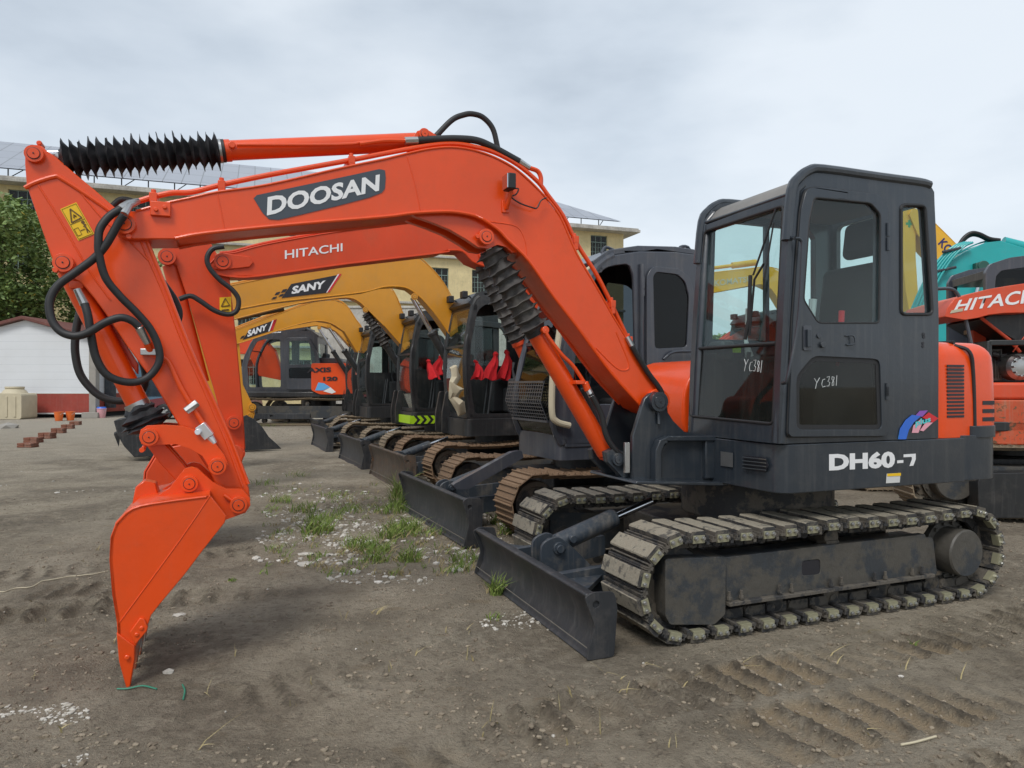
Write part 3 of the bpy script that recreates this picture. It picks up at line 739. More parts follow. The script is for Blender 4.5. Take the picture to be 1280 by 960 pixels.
k = MB(); q = Dp(822, 516, .272); k.cyl(q, q + V((0, .01, 0)), .012); k.cyl(q + V((0, .01, 0)), q + V((0, .015, -.07)), .010); k.build('grease_pipe', CHARD, bk)

# boom
BY, BF = .21, -.05
top = [(141, 280), (143, 270), (151, 264), (170, 264), (207, 254), (240, 247), (272, 240), (334, 231), (427, 210), (480, 199), (509, 192), (535, 186.5), (563, 184), (591, 187.5), (619, 197), (647, 213), (676, 240), (700, 270), (721, 317), (747, 361), (768, 398), (800, 450), (823, 489), (830, 500), (826, 513), (816, 517), (804, 511)]
bot = [(764, 466), (735, 426), (721, 408), (691, 369), (661, 326), (635, 300), (625, 289), (610, 278), (597, 271), (582, 267), (559, 264.5), (516, 266.5), (480, 271), (371, 280), (260, 291), (220, 296), (219, 299), (166, 299), (152, 297), (144, 290)]
bm_ = D.pl(top + bot, BY)
k = MB(); k.prism(bm_, BF, BY)
boom = k.build('boom', ORANGE, dx, .006)
lugp = D.pl([(510, 266), (560, 262), (600, 268), (630, 288), (655, 315), (640, 316), (632, 309), (622, 306), (610, 311), (597, 309), (584, 300), (562, 287), (540, 278), (520, 271)], .17)
k = MB(); k.prism(lugp, .135, .175); k.prism(lugp, -.02, .02)
q = Dp(606, 297, .18); pin_boss(k, q, .175, .215, .046); q2 = Dp(596, 296, .19); k.cyl(q2, q2 + V((0, .02, 0)), .012)
k.build('cylinder_mount', [ORANGE, BLK], boom, .005)
k = MB()
lip = [Dp(a, b, BY) for a, b in [(219, 298), (260, 291), (371, 280), (480, 271), (516, 266.5), (559, 264.5), (582, 267), (597, 271), (610, 278), (625, 289), (635, 300), (661, 326), (691, 369), (721, 408), (764, 466), (800, 506)]]
k.tube(lip, .010, smooth=4)
tp = [Dp(a, b, BY) for a, b in top[3:24]]; k.tube(tp, .007, smooth=4)
k.tube([p + V((0, BF - BY, 0)) for p in lip], .010, smooth=3)
k.tube([Dp(509, 195, BY), Dp(519, 230, BY), Dp(526, 264, BY)], .004); k.tube([Dp(272, 243, BY), Dp(276, 262, BY), Dp(281, 287, BY)], .003)
k.tube([Dp(a, b, BY) for a, b in [(612, 277), (645, 283), (656, 300), (659, 318)]], .0035, smooth=4)
k.tube([Dp(a, b, BY) for a, b in [(770, 415), (786, 455), (780, 463), (768, 458), (745, 435)]], .0045, smooth=5)
k.build('weld_bead', ORANGE, boom)
k = MB(); q = Dp(157, 282, .2); pin_boss(k, q, BY, BY + .035, .048); q = Dp(162, 297, .2); k.cyl(q, q + V((0, .035, 0)), .012)
k.build('arm_pin', [ORANGE, BLK], boom, .004)
k = MB(); q = Dp(820, 502, .2); k.cyl((q.x, -.05, q.z), (q.x, .232, q.z), .085, seg=30); k.build('foot_boss', ORANGE, boom, .006)
# name panel
dp = [(317, 248), (321, 244), (340, 240), (440, 219), (474, 211.5), (481, 213), (482, 222), (481, 236), (477, 241), (462, 247), (420, 258), (370, 270), (348, 275), (336, 274), (328, 266)]
plate('name_panel', [V((p[0], BY, p[1])) for p in D.pl(dp, BY)], DECAL, boom, YN, .0015)
ins = [Dp(333.5, 270, BY), Dp(473.5, 239, BY), Dp(474.5, 218, BY), Dp(334.5, 246.5, BY)]
text_on('name_lettering', 'DOOSAN', ins, WHITE, boom, .035, YN, .006, .0)
# steel pipes and clamps
k = MB()
pp = [(172, 252), (192, 246), (215, 241), (240, 240), (277, 231), (334, 219), (439, 200), (480, 192), (535, 182), (565, 179.5), (591, 183), (619, 191), (647, 206), (672, 227), (685, 244), (704, 270), (722, 306), (750, 351), (785, 424)]
k.tube([Dp(a, b, .17) for a, b in pp], .014, 10, smooth=4)
k.tube([Dp(a, b, .03) + V((0, 0, .0)) for a, b in pp[2:]], .014, 10, smooth=4)
k.build('hydraulic_pipe', ORANGE, boom)
k = MB()
for a, b in ((277, 231), (439, 200), (718, 299), (764, 379), (192, 246), (785, 424)):
    q = Dp(a, b, .17); k.box(q.x - .018, q.x + .018, -.02, .20, q.z - .03, q.z + .016)
    k.box(q.x - .014, q.x + .014, .14, .20, q.z - .07, q.z - .02)
    q2 = q + V((0, 0, .014)); k.cyl(q2, q2 + V((0, 0, .022)), .012)
q = Dp(201, 262, .21); k.box(q.x - .045, q.x + .045, .205, .235, q.z - .035, q.z + .035); 
for a, b in ((195, 262), (206, 259)):
    q = Dp(a, b, .235); k.cyl(q, q + V((0, .012, 0)), .011, seg=8)
k.build('pipe_clamp', ORANGE, boom, .003)
k = MB()
k.tube([Dp(a, b, .0) for a, b in [(545, 170), (565, 150), (580, 143.5), (591, 142.5), (604, 147), (616, 161), (622, 184)]], .017, 12, smooth=6)
k.tube([Dp(a, b, .17) for a, b in [(522, 175.5), (548, 174), (572, 173.5), (595, 175.5), (614, 183), (649, 202)]], .021, 12, smooth=6)
k.tube([Dp(a, b, .235) for a, b in [(790, 432), (793, 438), (810, 466), (822, 482), (828, 494), (832, 520)]], .017, 10, smooth=5)
k.build('hydraulic_hose', RUBBER, boom)
k = MB(); k.tube([Dp(506, 176, .17), Dp(522, 175.5, .17)], .022); k.tube([Dp(649, 202, .17), Dp(662, 210, .17)], [.021, .016]); k.tube([Dp(784, 421, .22), Dp(791, 434, .235)], .017)
k.build('hose_fitting', STEEL, boom)
k = MB(); k.tube([Dp(a, b, .17) for a, b in [(450, 180), (480, 176), (506, 176)]], .012, smooth=3); k.tube([Dp(a, b, .17) for a, b in [(662, 210), (672, 214), (676, 222), (676, 232)]], .015, smooth=4); k.build('hydraulic_pipe', ORANGE, boom)
# work lamp
k = MB(); q = Dp(632, 262, BY); k.box(q.x - .02, q.x + .025, BY, BY + .012, q.z - .02, q.z + .05)
k.tube([q + V((0, .02, -.0)), q + V((0, .05, .04)), q + V((-.01, .07, .10))], .012); 
lm = k.build('work_lamp', ORANGE, boom, .002)
q = Dp(637, 229, .28); k = MB(); k.box(q.x - .018, q.x + .03, .25, .34, q.z - .045, q.z + .045); k.build('lamp_housing', RUBBER, lm, .006)
k = MB(); k.box(q.x + .03, q.x + .036, .255, .335, q.z - .04, q.z + .04); k.build('lamp_lens', CHROME, lm)
k = MB(); k.tube([Dp(a, b, .25) for a, b in [(641, 236), (648, 236), (645, 243), (639, 246), (650, 254), (664, 259), (671, 260), (676, 251), (683, 247)]], .0045, 6, smooth=5); k.build('lamp_cable', RUBBER, lm)

# arm cylinder with bellows
c0, c1 = Dp(520, 177.5, .08), Dp(281, 188.5, .08)
k = MB(); k.cyl(c0, c1, .052, seg=28); k.cyl(c1, c1 + (c0 - c1).normalized() * .03, .058)
q = Dp(290, 182, .135); k.cyl(q, q + V((0, .02, 0)), .018)
k.tube([Dp(a, b, .15) for a, b in [(296, 181), (400, 181), (440, 180), (455, 178), (506, 176)]], .010, 8, smooth=3)
acy = k.build('arm_cylinder', ORANGE, dx, .004)
k = MB(); bb = D.pl([(517, 190), (516, 172), (522, 163), (530, 160.5), (538, 163), (552, 172), (560, 186)], .17)
k.prism(bb, .13, .16); k.prism(bb, 0, .03); q = Dp(530, 168, .16); pin_boss(k, q, .16, .175, .032)
k.build('cylinder_bracket', [ORANGE, BLK], boom, .004)
r0_, r1_ = Dp(276, 188.8, .08), Dp(76, 199.5, .08)
bellows('bellows', r1_, r0_, 19, .098, .05, acy)
k = MB(); k.cyl(Dp(277, 188.8, .08), Dp(274, 188.9, .08), .062); k.cyl(Dp(71, 195, .08), Dp(76, 198, .08), .03); k.build('hose_clip', STEEL, acy)
k = MB(); k.cyl(Dp(281, 188.6, .08), Dp(272, 189, .08), .060); k.build('rubber_cuff', RUBBER, acy)
k = MB(); k.cyl(Dp(44, 194, .08), Dp(274, 188.9, .08), .026); k.build('piston_rod', CHROME, acy)

# boom cylinder
c0, c1 = Dp(669, 415, .08), Dp(757, 566, .08)
k = MB(); k.cyl(c0, c1, .058, seg=28); k.lathe(c1, Dp(771, 582, .08), [(0, .058), (.03, .045), (.08, .04)], 20)
q = Dp(680, 413, .15); k.cyl(q + V((0, -.05, 0)), q + V((0, .03, 0)), .024)
k.tube([Dp(a, b, .17) for a, b in [(681, 412), (686, 422), (702, 443), (716, 457), (729, 476), (734, 485)]], .013, 8, smooth=5)
k.cyl(Dp(731, 478, .17), Dp(735, 488, .17), .022); k.box(*[v for v in (Dp(722, 478, .15).x - .03, Dp(722, 478, .15).x + .03)], .1, .19, Dp(722, 478, .15).z - .012, Dp(722, 478, .15).z + .012)
bcy = k.build('boom_cylinder', ORANGE, dx, .004)
bellows('bellows', Dp(668, 413, .08), Dp(612, 312, .08), 10, .100, .068, bcy, BOOTG, .30)
k = MB(); k.cyl(Dp(671, 418, .08), Dp(667, 411, .08), .066); k.build('hose_clip', RUBBER, bcy)
k = MB(); k.cyl(Dp(606, 297, .08), Dp(664, 405, .08), .03); k.build('piston_rod', CHROME, bcy)
k = MB(); k.tube([Dp(a, b, .19) for a, b in [(738, 492), (744, 502), (752, 520), (757, 542), (764, 556), (775, 568), (787, 574)]], .018, 10, smooth=5)
k.tube([Dp(a, b, .0) for a, b in [(729, 485), (740, 510), (750, 540), (762, 560), (790, 580)]], .018, 10, smooth=5); k.build('hydraulic_hose', RUBBER, bcy)
k = MB(); k.tube([Dp(735, 486, .17), Dp(740, 496, .19)], .02); k.build('hose_fitting', STEEL, bcy)

# arm
AY, AF = .165, -.005
ao = D.pl([(31, 205), (31, 193), (36, 184), (44, 180.5), (52, 182), (58, 188), (71, 197), (95, 218), (118, 237), (142, 258), (170, 280), (183, 300), (196, 330), (210, 366), (235, 430), (262, 490), (288, 548), (311, 610), (313, 626), (306, 641), (292, 645), (282, 634), (262, 590), (222, 529), (190, 475), (157, 430), (134, 395), (117, 372), (100, 352), (88, 346), (72, 340), (66, 326), (33, 231)], AY)
k = MB(); k.prism(ao, AF, AY); arm = k.build('arm', ORANGE, dx, .006)
k = MB()
q = Dp(44, 194, AY); pin_boss(k, q, AY, AY + .03, .040); q = Dp(50, 180, .13); k.cyl(q - V((0, .05, 0)), q + V((0, .02, 0)), .012)
q = Dp(81, 330, AY); pin_boss(k, q, AY, AY + .045, .044); q = Dp(70, 338, .2); k.cyl(q, q + V((0, .02, 0)), .012)
k.build('arm_pin', [ORANGE, BLK], arm, .004)
k = MB()
k.tube([Dp(a, b, AY) for a, b in [(31, 235), (45, 228), (68, 221), (76, 223), (100, 238), (135, 262), (142, 268)]], .011, smooth=3)
k.tube([Dp(a, b, AY) for a, b in [(183, 300), (210, 366), (235, 430), (262, 490), (288, 548), (310, 605)]], .010, smooth=3)
k.tube([Dp(a, b, AY) for a, b in [(176, 302), (204, 366), (229, 430), (256, 490), (281, 548), (303, 608)]], .006, smooth=3)
k.tube([Dp(a, b, AY) for a, b in [(48, 232), (75, 275), (110, 336), (138, 375)]], .005, smooth=3)
k.tube([Dp(a, b, AY) for a, b in [(100, 240), (130, 275), (160, 300), (190, 330)]], .005, smooth=3)
k.build('weld_bead', ORANGE, arm)
# bracket plate inside
k = MB(); k.prism(D.pl([(120, 358), (128, 372), (150, 420), (172, 455), (172, 468), (140, 425), (122, 385)], .02), -.03, .02); k.build('pipe_guard', ORANGE, arm, .003)
wq = [Dp(98, 301, AY), Dp(118, 292.5, AY), Dp(95.5, 253, AY), Dp(75.5, 261.5, AY)]
plate('warning_sticker', wq, YELL, arm, YN, .0015)
def wpt(u, v): return quad_map(wq, u, v) + V((0, .0045, 0))
k = MB()
tri = [(.18, .53), (.84, .55), (.5, .9)]
for i in range(3): k.tube([wpt(*tri[i]), wpt(*tri[(i + 1) % 3])], .0035, 4)
k.tube([wpt(.08, .49), wpt(.92, .49)], .0012, 4)
for e in ([(.06, .03), (.94, .03), (.94, .97), (.06, .97), (.06, .03)],): k.tube([wpt(*p) for p in e], .0012, 4)
k.tube([wpt(.44, .62), wpt(.52, .72), (wpt(.58, .64))], .004, 4)
k.tube([wpt(*p) for p in [(.12, .12), (.36, .12), (.36, .34), (.12, .34), (.12, .12)]], .0015, 4); k.tube([wpt(.4, .23), wpt(.66, .23)], .002, 4)
k.tube([wpt(.76, .40), wpt(.76, .24)], .0045, 4); k.tube([wpt(.76, .25), wpt(.70, .10)], .003, 4); k.tube([wpt(.76, .25), wpt(.84, .10)], .003, 4); k.tube([wpt(.66, .30), wpt(.86, .34)], .0025, 4)
k.cyl(wpt(.76, .42), wpt(.76, .42) + V((0, .001, 0)), .008, seg=10)
k.build('warning_print', BRN, arm)
# arm piping
k = MB()
k.tube([Dp(a, b, .19) for a, b in [(187, 441), (194, 444), (205, 448), (212, 455), (228, 488), (254, 530)]], .013, 10, smooth=5)
k.tube([Dp(184, 428, .22), Dp(188, 438, .2)], .02, 10); k.build('hydraulic_pipe', ORANGE, arm)
k = MB()
q = Dp(187, 441, .2); k.box(q.x - .04, q.x + .04, .17, .215, q.z - .012, q.z + .02, M=None)
k.tube([Dp(174, 409, .24), Dp(185, 430, .22)], [.022, .018], 10)
k.tube([Dp(151, 261, .27), Dp(160, 254, .26), Dp(173, 251, .2)], [.020, .016, .013], 10); k.tube([Dp(155, 268, .29), Dp(162, 257, .27), Dp(173, 252, .2)], [.02, .016, .013], 10)
k.tube([Dp(96, 361, .24), Dp(106, 381, .24)], [.016, .021], 10)
q0, q1 = Dp(232, 514, .2), Dp(247, 503, .2); k.tube([q0, q1], .022, 6)
k.build('hose_fitting', STEEL, arm, .003)
k = MB(); q0, q1 = Dp(250, 531, .21), Dp(262, 546, .21); k.tube([q0, q1], .036, 4); k.tube([q1, Dp(268, 555, .21)], [.022, .016], 8); k.cyl(Dp(250, 540, .21), Dp(247, 540, .25), .016)
k.build('shut_off_valve', flat('bright_valve', (.75, .76, .78), .25, .6), arm, .003)
k = MB()
h1 = [(151, 261), (136, 271), (125, 286), (123, 302), (124, 319), (132, 347), (150, 370), (170, 390), (187, 410), (197.5, 432), (199, 452), (187, 470), (170, 477.5), (150, 476), (132, 467), (120, 447), (114, 420), (110, 395), (106, 380)]
k.tube([Dp(a, b, .27 + .03 * math.sin(i * .5)) for i, (a, b) in enumerate(h1)], .0185, 12, smooth=6)
h2 = [(155, 269), (147.5, 280), (132.5, 306), (117.5, 323), (95, 340), (72.5, 357), (62, 377), (65, 400), (77, 415), (95, 420), (112, 415), (130, 404), (150, 397), (165, 401), (174, 409)]
k.tube([Dp(a, b, .32 - .03 * math.sin(i * .4)) for i, (a, b) in enumerate(h2)], .0185, 12, smooth=6)
h3 = [(105, 375), (99, 395), (95, 415), (94, 440), (100, 467), (115, 487), (132, 498), (155, 501), (175, 492), (182, 470), (175, 445), (160, 420), (152, 405)]
k.tube([Dp(a, b, -.10) for a, b in h3], .0195, 12, smooth=6)
k.tube([Dp(a, b, -.08) for a, b in [(190, 335), (210, 362), (220, 378), (224, 395), (215, 420)]], .018, 12, smooth=6)
k.tube([Dp(a, b, .05) for a, b in [(140, 258), (150, 250), (160, 250), (172, 254)]], .015, 12, smooth=6)
k.build('hydraulic_hose', RUBBER, arm)
# bucket cylinder
c0, c1 = Dp(86, 338, .08), Dp(176, 512, .08)
k = MB(); k.cyl(c0, c1, .054, seg=28); q = Dp(96, 356, .14); k.box(q.x - .03, q.x + .03, .1, .15, q.z - .02, q.z + .02)
ucy = k.build('bucket_cylinder', ORANGE, dx, .004)
k = MB(); k.lathe(Dp(172, 508, .08), Dp(188, 541, .08), [(0, .058), (.02, .07), (.035, .064), (.06, .10), (.075, .085), (.09, .115), (.10, .09), (.115, .10), (.13, .05)], 30, wob=.35)
k.build('bellows', BOOT, ucy); 
k = MB(); k.cyl(c1, Dp(187, 546, .08), .028); k.build('piston_rod', CHROME, ucy)
k = MB(); k.cyl(Dp(170, 503, .08), Dp(175, 512, .08), .060); k.build('hose_clip', STEEL, ucy)
# links
k = MB()
lk = D.pl([(174, 546), (176, 537), (184, 532), (203, 531), (228, 532.5), (250, 539), (268, 553), (280, 568), (285, 580), (280, 590), (270, 592), (262, 585), (253, 570), (238, 561), (220, 555), (198, 556), (186, 558.5), (177, 555)], .22)
k.prism(lk, .185, .225); k.prism(lk, -.05, -.01)
q = Dp(187, 546, .22); pin_boss(k, q, .225, .25, .042); q = Dp(272, 582, .22); pin_boss(k, q, .225, .265, .042)
q = Dp(178, 562, .22); k.cyl(q - V((0, .03, 0)), q + V((0, .03, 0)), .012); k.tube([Dp(183, 553, .21), Dp(179, 561, .21)], .010)
k.build('guide_link', [ORANGE, BLK], dx, .005)
k = MB()
lk = D.pl([(183, 555), (190, 540), (202, 548), (226, 575), (246, 600), (243, 612), (232, 612), (222, 602), (200, 578)], .12)
k.prism(lk, .11, .15); k.prism(lk, .0, .04); k.build('bucket_link', [ORANGE, BLK], dx, .006)
WORN = paint('worn_tooth_steel', (.40, .12, .06), .5, 0, (.30, .27, .23), .9, .3, .3, metal=.2, chips=((.22, .20, .18), .5))
# bucket
by, bf = .40, -.25
side = [(145, 652), (166, 633), (203, 625), (262, 618.5), (283, 645), (281, 653), (252, 690), (231, 718), (200, 755), (189, 769), (186, 778), (176, 797), (167, 812), (148, 816), (146, 779), (140, 743), (136.5, 700), (138, 671)]
sp = D.pl(side, by)
k = MB(); k.prism(sp, by - .018, by); k.prism(sp, bf, bf + .018)
shell = D.pl([(262, 618.5), (203, 625), (166, 633), (145, 652), (138, 671), (136.5, 700), (140, 743), (146, 779), (148, 818)], by)
inner = [(x - .018, z - .004) if i > 2 else (x, z - .018) for i, (x, z) in enumerate(shell)]
k.prism(shell + inner[::-1], bf, by)
bk_ = k.build('bucket', ORANGE, dx, .008, 3)
k = MB()
ear = D.pl([(193, 623), (212, 610), (225, 593), (231, 586), (239, 584), (247, 586), (254, 592), (266, 603), (282, 611), (303, 612), (312, 622), (313, 632), (307, 641), (285, 649), (270, 655), (240, 640)], .24)
k.prism(ear, .20, .235); k.prism(ear, -.05, -.015)
q = Dp(237, 604, .235); pin_boss(k, q, .235, .265, .040); q = Dp(298, 630, .235); pin_boss(k, q, .235, .275, .042)
k.tube([Dp(280, 619, .25), Dp(290, 626, .25)], .009)
k.prism(D.pl([(166, 630), (170, 608), (180, 600), (195, 603), (200, 622)], .05), -.02, .08)
k.build('bucket_ear', [ORANGE, BLK], bk_, .006)
k = MB()
k.tube([Dp(a, b, by) for a, b in [(263, 619), (225, 675), (150, 777)]], .003, smooth=2)
k.tube([Dp(a, b, by) for a, b in [(145, 655), (166, 636), (203, 628), (258, 621)]], .006, smooth=3)
k.build('weld_bead', ORANGE, bk_)
k = MB(); ct = D.pl([(162, 790), (175, 772), (180, 773), (185, 783), (184, 788), (169, 806)], by + .01); k.prism(ct, by, by + .016)
ct2 = [(x, z) for x, z in ct]; k.prism(ct2, bf - .016, bf)
for a, b in ((177, 785), (171, 793)):
    q = Dp(a, b, by + .014); k.cyl(q, q + V((0, .008, 0)), .010)
k.build('side_cutter', ORANGE, bk_, .004)
for y in (.375, .165, -.02, -.225):
    k = MB()
    p = D.pl([(146, 790), (160, 800), (168.5, 806), (168.5, 823), (162.5, 859), (157.5, 861), (149, 826)], .4)
    t0 = p[6]; mid = p[3]
    hw = .036
    vs = []
    for (x, z), w in zip(p, (hw, hw, hw, hw * .95, hw * .55, hw * .55, hw * .95)):
        vs += [(x, y - w, z), (x, y + w, z)]
    n = 7
    k.add(vs, [[2 * i for i in range(n)], [2 * i + 1 for i in range(n)][::-1]] + [[2 * i, 2 * i + 1, 2 * ((i + 1) % n) + 1, 2 * ((i + 1) % n)] for i in range(n)])
    q = p[2]; k.cyl((q[0] + .03, y + hw - .002, q[1] - .05), (q[0] + .03, y + hw + .008, q[1] - .05), .012, seg=10)
    k.build('tooth', ORANGE if y > .3 else WORN, bk_, .004)
# ================================================================== the other excavators of the row
def sheet(m, pts, y0, y1, t, mi=0):
    pts = [V(p) for p in pts]; off = []
    for i, p in enumerate(pts):
        d = (pts[min(i + 1, len(pts) - 1)] - pts[max(i - 1, 0)]).normalized(); off.append(p + V((d.y, -d.x)) * t)
    m.prism([tuple(p) for p in pts] + [tuple(p) for p in off[::-1]], y0, y1, mi=mi)

def gcab(root, prof, nf, nr, holes, y0, y1, mat, fglass, seat=True, far=None, lever=True, post=.035):
    """prof starts at the front foot, goes up the front (nf points), over the roof (to index nr) and down the back"""
    m = MB(); T = .04
    m.prism(prof, y1 - T, y1, [h for h, g in holes]); m.prism(prof, y0, y0 + T, [h for h, g in (holes if far is None else far)])
    sheet(m, prof[nf - 1:nr + 1], y0 + .02, y1 - .02, .06)
    bx, bz = prof[nr]; fx, fz = prof[-1]
    m.slab([(y0 + .02, fz), (y1 - .02, fz), (y1 - .02, bz), (y0 + .02, bz)], [rrect(y0 + .15, y1 - .15, fz + .75, bz - .15, .06)], (fx + .03, 0, 0), (0, 1, 0), (0, 0, 1), (1, 0, 0), .04)
    for y in (y0 + post * .9, y1 - post * .9): m.tube([(x - post * .6, y, z) for x, z in prof[:nf + 1]], post, 10, smooth=2)
    x, z = prof[nf - 1]; m.tube([(x - .04, y0, z - .02), (x - .04, y1, z - .02)], .045)
    x, z = prof[0]; m.box(x - .06, x, y0, y1, z, z + .06); m.box(fx, x - .03, y0, y1, z - .03, z + .02)
    c = m.build('cab', mat, root, .01, 2)
    k = MB(); fr_ = prof[:nf]; sheet(k, [(a - .012, b) for a, b in fr_], y0 + .05, y1 - .05, .004); k.build('windscreen', fglass, c)
    k = MB(); x, z = fr_[len(fr_) // 2]; k.box(x - .03, x + .004, y0 + .04, y1 - .04, z - .016, z + .016); k.build('windscreen_bar', mat, c)
    for h, g in holes:
        if g:
            k = MB(); k.prism(h, y1 - .022, y1 - .018); k.build('window_pane', g, c)
    for h, g in (holes if far is None else far):
        k = MB(); k.prism(h, y0 + .018, y0 + .022); k.build('window_pane', fglass, c)
    k = MB(); k.slab([(y0 + .14, fz + .74), (y1 - .14, fz + .74), (y1 - .14, bz - .14), (y0 + .14, bz - .14)], [], (fx + .045, 0, 0), (0, 1, 0), (0, 0, 1), (1, 0, 0), .003); k.build('window_pane', fglass, c)
    if seat:
        yc = (y0 + y1) / 2; z = prof[0][1]
        k = MB(); k.box(-.35, .15, yc - .25, yc + .25, z + .05, z + .42); k.box(-.30, .30, yc - .42, yc - .27, z + .05, z + .55); k.box(-.30, .30, yc + .27, yc + .42, z + .05, z + .55)
        s_ = k.build('seat', SEAT, root, .04, 3)
        cushion('backrest', (-.38, yc, z + .75), .12, .48, .62, -10, s_)
        k = MB()
        for y in (yc - .34, yc + .34): k.tube([(.2, y, z + .5), (.24, y, z + .68), (.22, y, z + .78)], [.03, .012, .022])
        for y in (yc - .08, yc + .08): k.tube([(.52, y, z), (.46, y, z + .45), (.44, y, z + .6)], .014)
        k.build('control_lever', INNER, s_)
    return c

def excav(fr, name_label, boom, arm_, bk, bcyl, o):
    """further excavator; boom, arm_, bk are side outlines traced on its middle plane"""
    rt = fr.root('excavator', name_label, 'excavator', o.get('group', 'excavators parked in a row'))
    pm = o['paint']; tk = o.get('track', {}); hw = o.get('hw', .95)
    undercarriage(rt, tk.get('x0', -1.15), tk.get('x1', 1.2), tk.get('r', .31), hw - .20, .40, tk.get('n', 38), tk.get('style', 'rust'), .03)
    if o.get('blade'): blade(rt, o['blade'], hw + .02, o.get('bh', .46), o.get('bm', BLADE), xin=1.0)
    m = MB(); m.cyl((-.05, 0, .5), (-.05, 0, .74), .5, seg=40); m.box(-.8, .8, -.5, .5, .28, .5); m.build('slew_ring', BLACKP, rt, .01)
    zb = o.get('zb', .70); zd = zb + .24
    m = MB(); m.slab(rnd_poly([(.98, .97), (1.0, .06), (.45, -.02), (.40, -.95), (-1.0, -.97), (-1.0, .97)], .08), [], (0, 0, zb), (1, 0, 0), (0, 1, 0), (0, 0, 1), .24)
    if 'foot' in o: m.prism(rnd_poly([(o['foot'] + .12, zb), (o['foot'] + .12, zb + .3), (o['foot'] + .06, zb + .62), (o['foot'] - .1, zb + .6), (.2, zb + .2), (.2, zb)], .04), -.17, -.12); m.prism(rnd_poly([(o['foot'] + .12, zb), (o['foot'] + .12, zb + .3), (o['foot'] + .06, zb + .62), (o['foot'] - .1, zb + .6), (.2, zb + .2), (.2, zb)], .04), .13, .18)
    m.build('platform', o.get('dark', BLACKP), rt, .03, 3)
    m = MB(); m.slab(rnd_poly([(-.62, .95), (-.62, -.95), (-1.1, -.95), (-1.38, -.4), (-1.38, .4), (-1.1, .95)], .14), [], (0, 0, zb + .02), (1, 0, 0), (0, 1, 0), (0, 0, 1), o.get('cwh', .80)); m.build('counterweight', pm, rt, .05, 4)
    hp = [(-.64, zd), (.42, zd), (.44, zd + .15), (.38, zd + .40), (.22, zd + .5), (-.64, zd + .55)]
    m = MB(); m.prism(hp, -.95, -.16); m.build('side_hood', pm, rt, .04, 3)
    z0 = zd + .01
    if o['cab'] == 'own': o['cabf'](rt)
    else:
        prof = [(.95, z0), (1.01, z0 + .55), (1.00, z0 + 1.0), (.90, z0 + 1.55), (.80, z0 + 1.68), (.60, z0 + 1.73), (-.50, z0 + 1.73), (-.62, z0 + 1.66), (-.64, z0 + 1.5), (-.64, z0)]
        door = rnd_poly([(.86, z0 + .06), (.93, z0 + .55), (.92, z0 + 1.0), (.82, z0 + 1.48), (.70, z0 + 1.58), (.05, z0 + 1.6), (.0, z0 + .06)], .06)
        win = rnd_poly([(-.12, z0 + .8), (-.12, z0 + 1.55), (-.52, z0 + 1.55), (-.54, z0 + .8)], .06)
        c = gcab(rt, prof, 4, 7, [(door, None), (win, GLASST)], .06, .96, BLACKP, GLASS, far=[(rnd_poly([(.80, z0 + .75), (.80, z0 + 1.45), (.0, z0 + 1.55), (.0, z0 + .75)], .06), None)])
        # door folded back against the flank
        m = MB(); dr = [(-.05, z0 + .04), (-.05, z0 + 1.62), (-.70, z0 + 1.58), (-.86, z0 + 1.3), (-.92, z0 + .6), (-.85, z0 + .04)]
        m.prism(rnd_poly(dr, .08), 1.0, 1.035, [rnd_poly([(-.14, z0 + .78), (-.14, z0 + 1.52), (-.66, z0 + 1.48), (-.80, z0 + 1.2), (-.84, z0 + .78)], .06)]); m.tube([(-.02, .98, z0 + .3), (-.02, 1.0, z0 + .3), (-.02, .98, z0 + 1.3)], .015)
        m.build('door', BLACKP, rt, .008)
        m = MB(); m.tube([(.97, 1.0, z0 + .3), (1.02, 1.03, z0 + .5), (1.02, 1.03, z0 + 1.0), (.98, 1.0, z0 + 1.15)], .014, smooth=3); m.build('grab_rail', BLACKP, rt)
        m = MB()
        for y in (.22, .8):
            m.box(.92, 1.0, y - .06, y + .06, z0 + 1.66, z0 + 1.76); m.tube([(.9, y, z0 + 1.7), (.8, y, z0 + 1.66)], .012)
        m.build('roof_lamp', RUBBER, rt, .01)
        if o.get('hazard'):
            m = MB(); x0h, x1h = -.55, 1.0; n = 12
            m.box(x0h, x1h, .972, .980, zb + .04, zb + .18)
            h = m.build('hazard_stripe', LIME, rt)
            m = MB()
            for i in range(n):
                a = x1h - .04 - (x1h - x0h - .1) * i / n; w_ = .055
                m.slab([(a, zb + .04), (a - w_, zb + .04), (a - w_ - .06, zb + .11), (a - w_, zb + .18), (a, zb + .18), (a - .06, zb + .11)], [], (0, .980, 0), (1, 0, 0), (0, 0, 1), (0, 1, 0), .002)
            m.build('chevron', BLK, h)
            m = MB(); m.box(.985, 1.01, .12, .92, zb + .04, zb + .18); h2 = m.build('hazard_stripe', LIME, rt)
    # boom
    by = o.get('by', .12)
    m = MB(); m.prism(boom, -by, by); b = m.build('boom', pm, rt, .008)
    m = MB(); n = o['nb']; lo = boom[n:]
    m.tube([(x, by, z) for x, z in lo], .010, 6, smooth=3); m.tube([(x, by, z) for x, z in boom[:n]], .007, 6, smooth=3)
    m.build('weld_bead', pm, b)
    m = MB(); tp = boom[1:n - 1]
    for yy in (-.05, .05): m.tube([(x, yy, z + .03) for x, z in tp], .012, 6, smooth=3)
    m.build('hydraulic_pipe', o.get('pipe', pm), b)
    if arm_:
        m = MB(); m.prism(arm_, -by * .75, by * .75); a = m.build('arm', pm, rt, .01)
        for q, rr in o.get('pins', []):
            m = MB(); pin_boss(m, q, by * .7, by * 1.1 + .02, rr); m.build('pin', [pm, BLK], a, .004)
